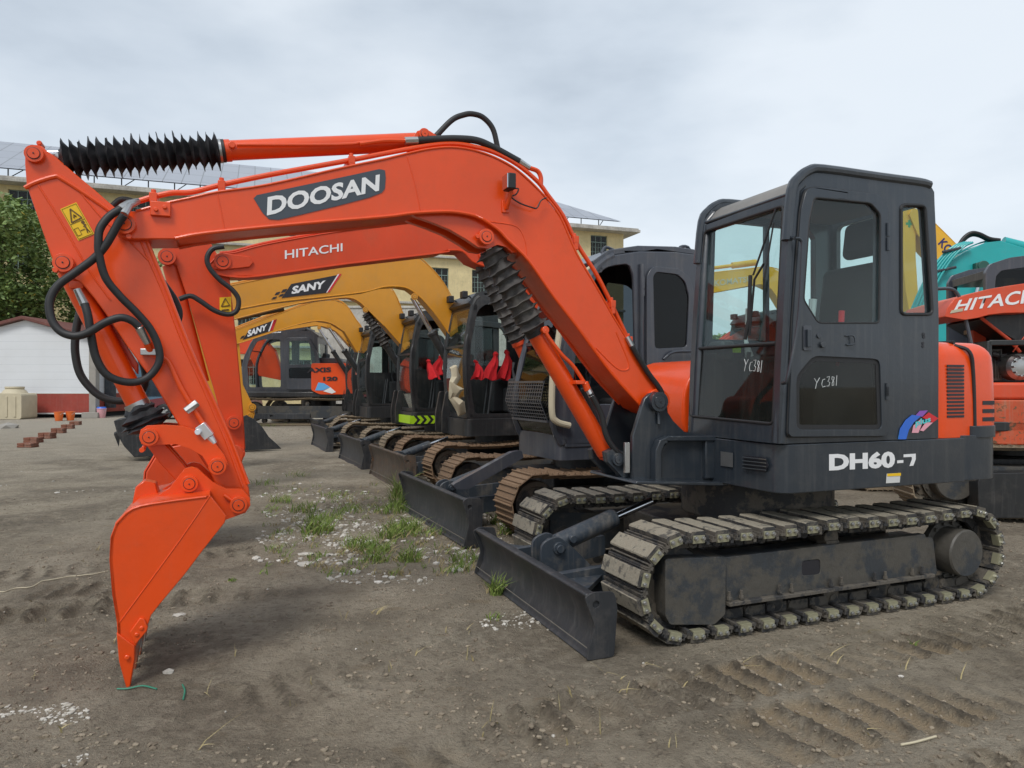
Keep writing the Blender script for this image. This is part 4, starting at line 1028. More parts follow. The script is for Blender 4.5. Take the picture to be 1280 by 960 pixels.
    if bk:
        m = MB(); m.prism(bk, -.32, -.30); m.prism(bk, .30, .32)
        nb = o.get('nbk', len(bk) - 2); sh = bk[:nb]; sheet(m, sh, -.30, .30, -.02)
        bo = m.build('bucket', o.get('bkm', BLACKP), rt, .01)
        lx, lz = bk[nb - 1]
        for y in (-.25, -.08, .08, .25):
            m = MB(); m.add([(lx - .05, y - .03, lz + .1), (lx - .05, y + .03, lz + .1), (lx + .02, y - .03, lz + .1), (lx + .02, y + .03, lz + .1), (lx, y - .01, lz - .04), (lx, y + .01, lz - .04)], [[0, 1, 3, 2], [0, 2, 4], [1, 5, 3], [2, 3, 5, 4], [0, 4, 5, 1]]); m.build('tooth', o.get('bkm', BLACKP), bo)
    if bcyl:
        top_, bot_, st = bcyl; t_, b_ = V(top_), V(bot_); d = (b_ - t_)
        m = MB(); m.cyl(t_ + d * .48, b_, .062, seg=20); m.lathe(t_ + d * .46, t_ + d * .5, [(0, .04), (.02, .075), (.06, .075)], 20); cy = m.build('boom_cylinder', pm if st == 'bellow_paint' else BLACKP, rt, .004)
        m = MB(); m.cyl(t_, t_ + d * .5, .032); m.build('piston_rod', CHROME, cy)
        if 'bellow' in st: bellows('bellows', t_ + d * .47, t_ + d * .04, 10, .10, .066, cy, BOOTG, .3)
        m = MB(); q = V(top_); pin_boss(m, q, by, by + .02, .05); m.build('cylinder_pin', [pm, BLK], b)
    return rt, b

def P2(fr, pts, y=.12): return fr.pl(pts, y)
DARKB = paint('dark_bucket_paint', (.02, .022, .025), .5, .1, (.16, .14, .12), .35, .2, .2)

# ---- second: orange with the grey rounded cab
H = Fr(.94, 7.90, 24.0)
Hy = .98
def hit_cab(rt):
    pr = H.pl([(703, 556), (692, 530), (694, 480), (706, 425), (722, 375), (745, 333), (766, 319), (800, 314), (846, 315), (868, 318), (882, 328), (886, 345), (888, 556)], Hy)
    h1 = H.pl(rnd_poly([(722, 424), (734, 375), (748, 342), (762, 333), (786, 330), (792, 345), (794, 430), (794, 505), (715, 505)], 5), Hy)
    h2 = H.pl(rnd_poly([(816, 343), (820, 338), (846, 342), (856, 351), (861, 372), (858, 434), (818, 436)], 5), Hy)
    c = gcab(rt, pr, 6, 11, [(h1, None), (h2, GLASST)], .06, Hy, GREYC, GLASST, post=.045)
    # door leaf round the rear window
    do = H.pl(rnd_poly([(808, 345), (815, 333), (848, 336), (862, 347), (868, 372), (868, 548), (808, 546)], 6), 1.0)
    dh = H.pl(rnd_poly([(816, 345), (820, 340), (846, 343), (856, 352), (861, 372), (858, 434), (818, 436)], 5), 1.0)
    m = MB(); m.prism(do, .985, 1.01, [dh]); d = m.build('door', GREYC, rt, .008)
    m = MB(); m.prism(dh, .99, .994); m.build('window_pane', GLASST, d)
    m = MB(); m.tube([H.P(830, 449, 1.02), H.P(842, 440, 1.05), H.P(866, 439, 1.05)], .014, smooth=3); m.build('door_handle', GREYC, d)
    m = MB()
    for py in (350, 357, 366): q = H.P(804, py, 1.0); m.cyl(q + V((0, 0, -.03)), q + V((0, 0, .03)), .016)
    m.tube([H.P(802, 330, 1.0), H.P(802, 400, 1.0), H.P(803, 540, 1.0)], .02); m.build('hinge', GREYC, rt)
    m = MB(); m.tube([H.P(848, 318, .8), H.P(850, 309, .8), H.P(860, 309, .8), H.P(865, 320, .8)], .016, smooth=3); m.tube([H.P(752, 316, .8), H.P(757, 309, .8), H.P(768, 313, .8)], .016, smooth=3); m.build('lifting_eye', GREYC, rt)
    m = MB(); q = H.P(812, 314, .9); m.lathe(q, q + V((0, 0, .04)), [(0, .05), (.03, .045), (.04, .02)], 14); m.build('roof_marker', ORBOX, rt)
    # white wrapped guard pipe
    m = MB(); m.tube([H.P(a, b, 1.03) for a, b in [(700, 410), (696, 440), (691, 470), (690, 515), (696, 527), (712, 532)]], .030, 10, smooth=5)
    m.tube([H.P(a, b, .9) for a, b in [(748, 324), (742, 332), (733, 338)]], .022); m.build('wrapped_pipe', CREAM, rt)
    # grille in front of the lower windscreen
    m = MB(); xf = pr[1][0] + .05; ny, nzz = 16, 11; ya, yb, za, zc_ = .12, .92, pr[1][1] + .02, pr[2][1] + .02
    for i in range(ny + 1):
        y = ya + (yb - ya) * i / ny; m.tube([(xf - .02, y, za), (xf + .06, y, (za + zc_) / 2), (xf + .02, y, zc_)], .0055, 4)
    for j in range(nzz + 1):
        t = j / nzz; x = xf + (-.02 + .16 * t if t < .5 else .06 - .08 * (t - .5)); m.tube([(x, ya, za + (zc_ - za) * t), (x, yb, za + (zc_ - za) * t)], .0055 if 0 < j < nzz else .014, 4)
    m.build('front_grille', GREYC, rt)
hb = P2(H, [(262, 330), (275, 318), (293, 316), (330, 306), (400, 293), (450, 286), (520, 276), (560, 274), (600, 280), (640, 302), (680, 345), (700, 400), (715, 450), (722, 505), (705, 512), (700, 500), (690, 465), (668, 405), (650, 370), (635, 347), (620, 336), (604, 332), (590, 326), (578, 314), (560, 313), (552, 316), (432, 330), (325, 345), (291, 346), (270, 342)], .13)
ha = P2(H, [(202, 318), (203, 308), (215, 300), (230, 296), (262, 300), (287, 345), (296, 425), (304, 512), (307, 560), (304, 572), (297, 578), (288, 570), (282, 545), (270, 495), (237, 380), (220, 330), (210, 330)], .12)
hk = P2(H, [(270, 556), (245, 552), (215, 558), (195, 570), (183, 590), (181, 612), (188, 635), (205, 655), (225, 664), (262, 640), (300, 585), (306, 566), (297, 556)], .3)
hpins = [(H.P(209, 322, .1), .07), (H.P(278, 328, .1), .07), (H.P(292, 528, .1), .06), (H.P(297, 566, .1), .06)]
hr, hboom = excav(H, 'orange excavator with rounded grey cab and front grille, second behind the large near one', hb, ha, hk,
    (H.P(598, 322, 0), H.P(700, 540, 0), 'bellow_paint'), dict(paint=ORANGE2, cab='own', cabf=hit_cab, blade=1.95, hw=1.05, bh=.42, dark=GREYC, bkm=ORANGE2, foot=.62, nb=17, pins=hpins, nbk=9, by=.13, cwh=.72))
text_on('name_lettering', 'HITACHI', [H.P(356, 324, .13), H.P(428, 314, .13), H.P(428, 304, .13), H.P(356, 313, .13)], WHITE, hboom, .012, YN, .004)
m = MB(); m.cyl(H.P(213, 332, .02), H.P(252, 478, .02), .065, seg=18); m.build('bucket_cylinder', ORANGE2, hr)
m = MB(); m.prism(P2(H, [(268, 319), (275, 316), (312, 321), (317, 328), (312, 334), (275, 338), (268, 336)], .14), .125, .15); m.tube([H.P(420, 300, .1), H.P(350, 311, .1), H.P(313, 318, .1), H.P(296, 322, .1)], .014); m.build('boom_tip_plate', ORANGE2, hboom, .006)
m = MB(); m.tube([H.P(a, b, .2) for a, b in [(280, 308), (266, 311), (259, 322), (262, 335), (275, 350), (290, 362), (298, 374), (296, 388), (285, 393), (268, 388), (250, 376), (238, 370), (224, 374)]], .022, 10, smooth=5)
m.tube([H.P(a, b, .02) for a, b in [(222, 352), (228, 385), (236, 391)]], .022, 8, smooth=3)
m.build('hydraulic_hose', RUBBER, hr)
plate('warning_sticker', [H.P(274.5, 392, .1), H.P(289, 391, .1), H.P(289, 371, .1), H.P(274.5, 372, .1)], YELL, hr, YN, .004)
m = MB(); tri = [H.P(276.5, 383, .1), H.P(287, 382, .1), H.P(281.5, 373, .1)]
for i in range(3): m.tube([tri[i] + V((0, .009, 0)), tri[(i + 1) % 3] + V((0, .009, 0))], .005, 4)
m.tube([H.P(277, 388, .1) + V((0, .009, 0)), H.P(286, 387, .1) + V((0, .009, 0))], .008, 4); m.build('warning_print', BRN, hr)
m = MB(); m.prism(rnd_poly(H.pl([(566, 606), (640, 565), (652, 563), (655, 572), (585, 612), (570, 612)], .5), .02), .42, .50); m.build('blade_arm_cover', GREYC, hr, .01)

# ---- the yellow ones
def logo(fr, b, panel, slash, txt, tq, y, checks):
    plate('name_panel', [fr.P(a, c, y) for a, c in panel], BLK, b, YN, .004)
    plate('name_panel', [fr.P(a, c, y) for a, c in slash[0]], RED, b, YN, .004); plate('name_panel', [fr.P(a, c, y) for a, c in slash[1]], WHITE, b, YN, .0045)
    for q in checks: plate('name_panel', [fr.P(a, c, y) for a, c in q], BLK, b, YN, .0045)
    text_on('name_lettering', txt, [fr.P(a, c, y) for a, c in tq], WHITE, b, .045, YN, .012)
A_ = Fr(-.117, 11.02, 24.0); B_ = Fr(-1.21, 13.53, 24.0); C_ = Fr(-2.62, 16.66, 24.0); E_ = Fr(-3.68, 20.06, 24.0)
ab = P2(A_, [(238, 380), (244, 366), (262, 362), (292, 356), (342, 346), (417, 334), (467, 323), (492, 320), (520, 320), (539, 335), (555, 354), (568, 380), (572, 415), (564, 421), (546, 395), (527, 373), (511, 361), (496, 358), (478, 359), (455, 365), (405, 371), (342, 378), (299, 386), (260, 390)])
aa = P2(A_, [(232, 352), (250, 345), (262, 352), (285, 400), (288, 470), (290, 540), (284, 552), (274, 548), (250, 470), (238, 400)])
ak = P2(A_, [(262, 540), (240, 540), (222, 552), (215, 575), (220, 598), (232, 614), (262, 600), (286, 556), (284, 540)])
ar, aboom = excav(A_, 'yellow excavator with white crumpled film on its open black cab, third in the row', ab, aa, ak, (A_.P(515, 372, 0), A_.P(566, 462, 0), 'rod'),
    dict(paint=YELLOW, cab='std', blade=1.87, hw=1.0, bh=.48, bm=BLADE2, foot=.95, nb=13, nbk=6, track=dict(style='rust')))
logo(A_, aboom, [(352, 372.5), (364, 355), (423, 343.5), (408, 366)], ([(412, 365), (427, 342.5), (422, 342.5), (407, 366)], [(409, 365.6), (424, 342.6), (422, 343), (407.5, 366)]), 'SANY', [(364, 368), (405, 360.5), (407, 350.5), (366, 358)], .12,
     [[(351, 366), (356.5, 365), (359, 361), (353.5, 362)], [(348, 371), (353, 370), (355.5, 367), (350.5, 368)], [(343, 369), (348, 368), (350.5, 364.5), (345.5, 365.5)], [(339, 374.5), (344, 373.5), (346.5, 370.5), (341.5, 371.5)]])
bb = P2(B_, [(240, 412), (246, 398), (262, 392), (300, 383), (350, 372), (417, 360), (455, 352), (480, 355), (493, 365), (505, 395), (512, 430), (506, 437), (480, 407), (461, 388), (449, 377), (437, 372), (417, 373), (374, 379), (300, 397), (262, 408)])
ba = P2(B_, [(236, 378), (250, 374), (262, 385), (280, 420), (284, 480), (287, 530), (280, 538), (272, 532), (252, 470), (240, 420)])
bkp = P2(B_, [(262, 530), (244, 528), (230, 538), (224, 556), (228, 572), (240, 584), (262, 572), (282, 545), (280, 530)])
br, bboom = excav(B_, 'yellow excavator with lime and black hazard chevrons under its black cab, fourth in the row', bb, ba, bkp, (B_.P(455, 388, 0), B_.P(512, 478, 0), 'bellow'),
    dict(paint=YELLOW, cab='std', blade=1.87, hw=1.0, bh=.48, bm=BLADE, foot=.95, nb=12, nbk=6, hazard=True, track=dict(style='grey')))
cb_ = P2(C_, [(250, 440), (255, 426), (270, 420), (299, 411), (342, 395), (389, 378), (417, 375), (433, 382), (446, 401), (453, 412), (451, 438), (446, 440), (430, 414), (414, 404), (396, 401), (370, 406), (342, 415), (302, 428), (270, 437)])
ca = P2(C_, [(218, 345), (224, 330), (240, 332), (268, 365), (299, 425), (304, 481), (316, 506), (319, 518), (314, 526), (306, 524), (285, 500), (260, 480), (238, 410)], .12)
ck = P2(C_, [(310, 520), (298, 524), (292, 540), (293, 555), (300, 563), (352, 561), (345, 554), (336, 546), (328, 534), (318, 524)], .3)
cr, cboom = excav(C_, 'yellow excavator with a small logo boom and black bucket on the dirt, fifth in row', cb_, ca, ck, (C_.P(410, 408, 0), C_.P(452, 470, 0), 'rod'),
    dict(paint=YELLOW, cab='std', blade=1.87, hw=1.0, bh=.5, bm=BLADE, foot=.95, nb=12, nbk=5, bkm=DARKB, pins=[(C_.P(315, 509, .1), .08), (C_.P(313, 520, .1), .07)], track=dict(style='grey')))
logo(C_, cboom, [(303, 425), (312, 411.5), (346, 399), (340, 413)], ([(336, 414), (341, 413), (346, 399), (342, 400)], [(335, 414.5), (337, 414), (342, 400), (340.5, 400.5)]), 'SANY', [(309, 421.5), (333, 412.5), (334, 405), (310, 413)], .12, [[(300, 424), (304, 422.5), (306, 419), (302, 420.5)]])
m = MB(); m.cyl(C_.P(296, 396, .05), C_.P(354, 384, .05), .085); m.build('arm_cylinder', BLACKP, cr)
eb = P2(E_, [(262, 432), (270, 420), (300, 408), (340, 393), (380, 384), (398, 383), (420, 390), (438, 408), (446, 430), (440, 436), (420, 414), (400, 407), (385, 408), (340, 415), (300, 424)])
ea = P2(E_, [(258, 400), (270, 398), (282, 440), (288, 500), (284, 512), (276, 506), (264, 450)])
er, eboom = excav(E_, 'yellow excavator mostly hidden at the far end of the row beside the dented wall', eb, ea, None, (E_.P(398, 410, 0), E_.P(436, 470, 0), 'rod'),
    dict(paint=YELLOW, cab='std', blade=1.9, hw=1.0, bh=.5, bm=BLADE, foot=.95, nb=9, track=dict(style='grey')))

# red cloths tied over levers, film on the pillar
def cloth(fr, px, py, y, h, w, lab):
    p = fr.P(px, py, y); m = MB()
    n, sg = 12, 20; sd = px * .37; vs = []
    for k in range(n):
        t = k / (n - 1); r = w * (.42 if t < .14 else (.30 if t < .25 else .30 + .72 * ((t - .25) / .75) ** .55)); 
        if k == 0: r *= .4
        sway = .05 * math.sin(t * 3 + sd)
        for i in range(sg):
            a = 2 * PI * i / sg; f = 1 + (.08 + .14 * t) * math.sin(a * 5 + sd + t * 2.2) + .15 * noise.noise(V((math.cos(a) * 2 + sd, math.sin(a) * 2, t * 4)))
            vs.append((sway + r * f * math.cos(a), r * f * math.sin(a), h * (1 - t) + (.022 * math.sin(a * 3 + sd) if k == n - 1 else 0)))
    m.add(vs, [[k * sg + i, k * sg + (i + 1) % sg, (k + 1) * sg + (i + 1) % sg, (k + 1) * sg + i] for k in range(n - 1) for i in range(sg)] + [list(range(sg))])
    o = m.build('red_cloth', REDCL); o.location = fr.o + fr.F * p.x + fr.L * p.y + V((0, 0, p.z)); tag(o, lab, 'cloth', 'red cloths tied over the control levers'); return o
cloth(A_, 594, 473, .75, .26, .075, 'smallest red cloth, low on the left inside the black cab with the film')
cloth(A_, 615, 474, .55, .40, .10, 'red cloth in the middle of the three inside the black cab with the film')
cloth(A_, 630, 474, .40, .44, .10, 'tallest red cloth over a lever at the right inside the filmed black cab')
cloth(B_, 539, 473, .75, .34, .10, 'short red cloth on the left above the hazard chevrons')
cloth(B_, 549, 468, .55, .36, .12, 'wide red cloth on the right above the hazard chevrons')
m = MB(); pts = [A_.P(a, b, .985) for a, b in [(568, 460), (569, 472), (566, 480), (571, 488), (567, 497), (574, 506), (577, 518)]]
m.tube(pts, [.03, .04, .05, .09, .06, .09, .03], 9, smooth=1)
for i, v_ in enumerate(m.v): m.v[i] = tuple(V(v_) + V((noise.noise(V(v_) * 14), noise.noise(V(v_) * 14 + V((5, 5, 5))), noise.noise(V(v_) * 11))) * .06)
m.build('crumpled_film', CREAM, ar)
# ---- the charcoal and orange machine standing side on at the back
X_ = Fr(-5.75, 21.0, 0.5, .28)
def axis_cab(rt):
    y = 1.16
    pr = X_.pl([(304, 488), (303, 455), (309, 438), (317, 424), (328, 418), (350, 416), (389, 416), (397, 422), (398, 488)], y)
    h1 = X_.pl(rnd_poly([(311, 484), (309, 456), (314, 440), (321, 427), (330, 424), (350, 424), (351, 484)], 2.5), y)
    h2 = X_.pl(rnd_poly([(360, 426), (387, 426), (392, 484), (360, 484)], 2.5), y)
    gcab(rt, pr, 5, 7, [(h1, None), (h2, GLASS)], .05, y, GREYC, GLASS, post=.05)
    do = X_.pl(rnd_poly([(357, 422), (386, 422), (396, 440), (401, 458), (399, 478), (394, 487), (358, 487)], 3), y + .1)
    d1 = X_.pl(rnd_poly([(361, 426), (384, 426), (392, 441), (395, 455), (361, 456)], 2), y + .1)
    d2 = X_.pl(rnd_poly([(361, 460), (393, 459), (396, 466), (392, 473), (361, 473)], 2), y + .1)
    m = MB(); m.prism(do, y + .03, y + .08, [d1, d2]); d = m.build('door', GREYC, rt, .012)
    m = MB(); m.prism(d1, y + .05, y + .055); m.build('window_pane', GLASS, d)
    m = MB(); m.prism(d2, y + .05, y + .055); m.build('window_pane', GLASST, d)
    m = MB(); m.prism(X_.pl([(352, 416), (384, 413), (385, 410), (368, 408), (356, 411)], .9), .1, 1.0); m.build('roof_hatch', GREYC, rt, .02)
    cwp = X_.pl([(389, 454), (433, 454), (432, 493), (400, 493), (389, 488)], 1.25)
    m = MB(); m.prism(rnd_poly(cwp, .06), -1.2, 1.25); c = m.build('engine_cover', ORANGE, rt, .04, 3)
    m = MB(); m.prism(X_.pl([(392, 454), (430, 454), (428, 448), (398, 447)], .9), -1, 1.0); m.build('top_cover', GREYC, rt, .05, 3)
    text_on('name_lettering', 'AXIS', [X_.P(384, 466, 1.26), X_.P(414, 465, 1.26), X_.P(414, 459, 1.26), X_.P(384, 460, 1.26)], BLK, c, .04, YN, .006)
    text_on('model_lettering', '120', [X_.P(404, 476, 1.26), X_.P(422, 476, 1.26), X_.P(422, 470.5, 1.26), X_.P(404, 471, 1.26)], BLK, c, .05, YN, .006)
    for mt, q in ((LBLUE, [(394, 488), (398, 478), (405, 479), (413, 484), (404, 488)]), (WHITE, [(404, 489), (413, 484), (420, 490), (415, 492)])):
        plate('swoosh_decal', [X_.P(a, b, 1.25) for a, b in q], mt, c, YN, .006)
    m = MB(); m.box(-1.9, 1.8, -1.2, 1.2, .78, .96); m.build('deck', BLACKP, rt, .04)
    m = MB(); yy = 1.25; q = X_.pl([(318, 517), (388, 517), (388, 524), (318, 524)], yy); m.prism(q, 1.1, 1.28, [X_.pl([(338, 519), (342, 519), (342, 521.5), (338, 521.5)], yy)]); m.build('side_frame', BLADE, rt, .01)
xb = X_.pl([(356, 476), (345, 440), (330, 425), (312, 420), (285, 424), (262, 440), (262, 452), (285, 442), (312, 443), (326, 470)], 0)
xa = X_.pl([(256, 432), (270, 436), (274, 500), (266, 510), (258, 500)], 0)
excav(X_, 'excavator with charcoal open-door cab and short orange tail, standing side on at the back', xb, xa, None, None,
      dict(paint=ORANGE2, cab='own', cabf=axis_cab, hw=1.3, zb=.74, nb=6, track=dict(x0=-1.55, x1=1.45, r=.40, n=44, style='grey'), group='other parked excavators', dark=BLACKP, cwh=.5))

# ---- machines on the right, seen past and through the near cab
K_ = Fr(5.95, 8.55, 174)
def KP(px, py, y=-1.15): return K_.P(px, py, y)
kr = K_.root('excavator', 'rusty red excavator with its engine hood raised, at the right edge', 'excavator', 'other parked excavators')
undercarriage(kr, -1.25, 1.5, .40, 1.0, .5, 40, 'grey')
m = MB(); m.cyl((0, 0, .6), (0, 0, .95), .6, seg=40); m.box(-.9, .9, -.8, .8, .35, .6); m.build('slew_ring', BLACKP, kr, .01)
m = MB(); m.box(-.95, 2.2, -1.15, 1.1, .92, 1.02); m.build('deck', BLACKP, kr, .01)
q0 = KP(1243, 556); q1 = KP(1243, 500); q2 = KP(1240, 478)
m = MB(); m.slab(rnd_poly([(q0.x, -1.15), (q0.x - .25, -.5), (q0.x - .25, .5), (q0.x, 1.1), (q0.x + 1.6, 1.1), (q0.x + 1.6, -1.15)], .15), [], (0, 0, q0.z), (1, 0, 0), (0, 1, 0), (0, 0, 1), q1.z - q0.z); m.build('counterweight', REDRUST, kr, .05, 4)
m = MB(); m.box(q2.x - .02, q2.x + 1.9, -1.12, 1.05, q1.z + .004, q2.z); m.build('body_rail', REDO, kr, .03, 3)
q3 = KP(1240, 428)
m = MB(); m.box(q2.x, q2.x + 1.9, -.2, 1.0, q2.z + .004, q3.z); m.box(q2.x - .02, q2.x + .03, -1.1, 1.0, q2.z + .004, q3.z + .02); m.box(q2.x, q2.x + 1.9, -1.1, -1.06, q3.z - .03, q3.z + .03); m.build('engine_bay', BLACKP, kr, .01)
m = MB(); m.box(q2.x + .10, q2.x + .32, -.75, -.5, q2.z + .02, q3.z - .05)
for i in range(7): m.box(q2.x + .11 + .03 * i, q2.x + .118 + .03 * i, -.77, -.74, q2.z + .05, q3.z - .07)
m.build('radiator', FRAMEM, kr, .004)
c = KP(1268, 459, -.8); m = MB(); m.lathe((c.x, -.95, c.z), (c.x, -.6, c.z), [(0, .05), (.01, .11), (.05, .145), (.2, .145), (.28, .12), (.32, .05)], 22)
for i in range(10):
    a = i * PI / 5; m.box(c.x + .10 * math.cos(a) - .01, c.x + .10 * math.cos(a) + .01, -.99, -.9, c.z + .10 * math.sin(a) - .01, c.z + .10 * math.sin(a) + .01)
m.build('alternator', STEEL, kr, .003)
m = MB()
for i in range(9):
    a = random.uniform(q2.x + .1, q2.x + 1.2); z = random.uniform(q2.z + .05, q3.z - .05)
    m.tube([(a, -.6, z), (a + random.uniform(.1, .4), -.8, z + random.uniform(-.1, .1)), (a + random.uniform(.2, .6), -.5, z + random.uniform(-.15, .1))], random.choice([.012, .02, .03]), 8, smooth=5)
m.build('hydraulic_hose', RUBBER, kr)
m = MB(); ho = K_.pl([(1181, 396), (1184, 385), (1192, 374), (1210, 368), (1235, 361.5), (1258, 357.5), (1282, 354), (1320, 352), (1350, 356), (1350, 384), (1300, 389), (1280, 391), (1255, 391.5), (1237, 393.5), (1225, 397), (1205, 400)], -1.15)
m.prism(ho, -1.15, -.05); hd = m.build('raised_hood', REDO, kr, .035, 3)
text_on('name_lettering', 'HITACHI', [KP(1191, 390), KP(1300, 377), KP(1302, 359), KP(1199, 375)], WHITE, hd, .02, (0, -1, 0), .004)
plate('paper_label', [KP(1187, 392), KP(1203, 389), KP(1204, 385), KP(1189, 388)], CREAM, hd, (0, -1, 0), .004)
m = MB(); m.prism(K_.pl([(1222, 400), (1236, 393), (1300, 390), (1330, 425), (1290, 440)], -.9), -.95, -.2); m.build('hood_underside', BLACKP, kr, .01)  # black block filling the underside of the raised hood
m = MB(); m.tube([KP(1226, 397, -.97), KP(1262, 425, -.97), KP(1275, 440, -.97)], .018); m.tube([KP(1266, 440, -1.0), KP(1285, 415, -1.0)], .006); m.build('hood_strut', REDO, kr)
m = MB(); c = KP(1220, 408, -.4); m.lathe((c.x, -.4, c.z - .35), (c.x, -.4, c.z + .1), [(0, .07), (.25, .07), (.26, .12), (.42, .12), (.45, .08)], 20); m.build('air_cleaner', CREAM, kr)
m = MB(); c = KP(1222, 412, -.5); m.box(c.x - .07, c.x + .07, -.55, -.45, c.z - .2, c.z + .0); m.build('filter_cover', REDO, kr, .01)
m = MB(); cp = K_.pl(rnd_poly([(1232, 430), (1232, 340), (1238, 330), (1262, 322), (1340, 312), (1350, 430)], 3), .1); ch = K_.pl(rnd_poly([(1243, 368), (1245, 345), (1252, 338), (1330, 328), (1335, 368)], 3), .1)
m.prism(cp, .1, .16, [ch]); m.prism(cp, 1.0, 1.06, [ch]); x0 = cp[0][0]; zt = max(p[1] for p in cp); m.box(min(p[0] for p in cp) + .03, max(p[0] for p in cp) - .1, .15, 1.0, zt - .32, zt - .22)
kc = m.build('cab', GREYC, kr, .02, 3); m = MB(); m.prism(ch, .12, .13); m.build('window_pane', GLASST, kc)
m = MB(); m.tube([KP(a, b, -1.1) for a, b in [(1172, 361), (1188, 361), (1196, 366), (1202, 380), (1212, 420), (1216, 440)]], .018, 8, smooth=4); m.build('hand_rail', GREYC, kr)
m = MB(); m.prism(rnd_poly(K_.pl([(1216, 645), (1214, 598), (1226, 590), (1330, 588), (1330, 645)], -1.3), .06), -1.42, -1.2); m.build('bucket', BLACKP, kr, .03, 3)  # plain black rounded block low beside the near track

def right_ex(fr, label, boom, arm_, bcyl, o):
    o.update(group='other parked excavators'); return excav(fr, label, boom, arm_, None, bcyl, o)
T_ = Fr(7.55, 12.4, 171)
tb = T_.pl([(1134, 470), (1140, 430), (1150, 390), (1165, 352), (1186, 328), (1208, 314), (1232, 303), (1252, 301), (1290, 313), (1350, 335), (1400, 365), (1400, 390), (1350, 366), (1290, 343), (1262, 345), (1245, 352), (1225, 366), (1212, 390), (1196, 440), (1185, 472)], -.22)
tr_, tbm = right_ex(T_, 'teal excavator rising behind the near cab, with bundled pipes along its boom', tb, T_.pl([(1390, 350), (1410, 365), (1395, 470), (1385, 540), (1375, 540), (1378, 450)], 0), (T_.P(1229, 334, -.3), T_.P(1200, 440, -.3), 'rod'),
    dict(paint=TEAL, cab='std', hw=1.15, foot=.4, nb=11, by=.22, track=dict(x0=-1.4, x1=1.4, r=.38, n=42, style='grey')))
m = MB()
for i in range(5):
    o_ = i * 4.2
    m.tube([T_.P(a + o_ * c_, b, -.30 - .01 * i) for a, b, c_ in [(1132, 410, 1), (1143, 378, 1), (1158, 347, 1), (1175, 323, .9), (1192, 308, .8), (1206, 303, .6)]], .020, 8, smooth=4)
m.build('boom_pipes', TEAL, tbm)
m = MB()
for a, b in ((1190, 337), (1196, 313)): q0 = T_.P(a - 18, b + 2, -.34); q1 = T_.P(a + 5, b - 3, -.34); m.tube([q0, q1], .025, 6)
m.build('pipe_clamp', CHARD, tbm)
m = MB()
for i in range(3): m.tube([T_.P(a, b + i * 1.5, -.15 + .06 * i) for a, b in [(1198, 307), (1205, 297), (1214, 291), (1224, 292), (1237, 298), (1250, 300)]], .030, 8, smooth=5)
m.build('hydraulic_hose', RUBBER, tbm)
m = MB(); q = T_.P(1228, 333, -.3); m.cyl(q + V((0, -.06, 0)), q + V((0, .1, 0)), .09); m.box(q.x - .12, q.x + .02, -.34, -.22, q.z - .06, q.z + .06); m.build('cylinder_pin', flat('green_grease', (.02, .09, .07), .5), tbm, .01)
m = MB(); m.tube([T_.P(1254, 302, 0), T_.P(1290, 311, 0), T_.P(1350, 330, 0)], .085, 14); m.build('arm_cylinder', TEAL, tr_)
G_ = Fr(13.2, 17.4, 5)
gb = G_.pl([(1136, 268), (1141, 261), (1150, 262), (1170, 281), (1196, 307), (1225, 340), (1262, 395), (1278, 450), (1262, 452), (1240, 412), (1212, 372), (1180, 334), (1160, 312), (1146, 292)], .2)
ga = G_.pl([(1127, 258), (1132, 254), (1146, 258), (1146, 320), (1150, 384), (1148, 420), (1143, 420), (1133, 360), (1128, 300)], .2)
gr, gbm = right_ex(G_, 'tall yellow excavator reaching over behind the teal one, its arm seen through the near cab', gb, ga, (G_.P(1190, 345, 0), G_.P(1255, 455, 0), 'rod'),
    dict(paint=YELLOWK, cab='std', hw=1.2, foot=.6, nb=8, by=.22, track=dict(x0=-1.4, x1=1.4, r=.38, n=42, style='grey')))
text_on('name_lettering', 'KOMATSU', [G_.P(1172, 305, .22), G_.P(1212, 349, .22), G_.P(1220, 342, .22), G_.P(1180, 297, .22)], flat('navy_lettering', (.02, .02, .12), .4), gbm, .03, YN, .006)
m = MB(); m.box(0, .28, 0, .002, 0, .28); o = m.build('safety_cross_plate', PAPER, gbm); q = G_.P(1133, 281, .22); o.location = (q.x - .25, .16, q.z - .1)
m = MB(); m.box(.05, .23, .003, .006, .11, .17); m.box(.11, .17, .003, .0065, .05, .23); o2 = m.build('green_cross', flat('green_decal', (.03, .3, .12), .4), o)
W_ = Fr(9.3, 20.5, 5)
wb = W_.pl([(868, 352), (878, 343), (900, 340), (938, 336), (965, 334), (985, 346), (1005, 390), (1018, 440), (1003, 440), (985, 395), (965, 362), (950, 355), (900, 364), (872, 368)], .2)
wa = W_.pl([(862, 335), (874, 338), (880, 400), (876, 450), (868, 450), (862, 400)], .2)
wr, wbm = right_ex(W_, 'yellow excavator far behind, its level boom seen through the near windscreen', wb, wa, (W_.P(975, 360, 0), W_.P(1003, 450, 0), 'rod'),
    dict(paint=YELLOWK, cab='std', hw=1.2, foot=.6, nb=8, by=.2, track=dict(x0=-1.4, x1=1.4, r=.38, n=42, style='grey')))
m = MB(); m.cyl(W_.P(915, 332, 0), W_.P(945, 328, 0), .09); m.cyl(W_.P(868, 338, 0), W_.P(915, 332, 0), .05); m.build('arm_cylinder', YELLOWK, wr)
text_on('name_lettering', 'KOMATSU', [W_.P(893, 358, .2), W_.P(940, 352, .2), W_.P(940, 345, .2), W_.P(893, 350, .2)], flat('pale_lettering', (.55, .5, .35), .5), wbm, .02, YN, .006)
Q_ = Fr(4.9, 13.6, 20)
qb = Q_.pl([(880, 470), (890, 440), (915, 420), (940, 405), (958, 400), (975, 420), (985, 470), (970, 475), (955, 430), (930, 425), (905, 450), (892, 476)], .15)
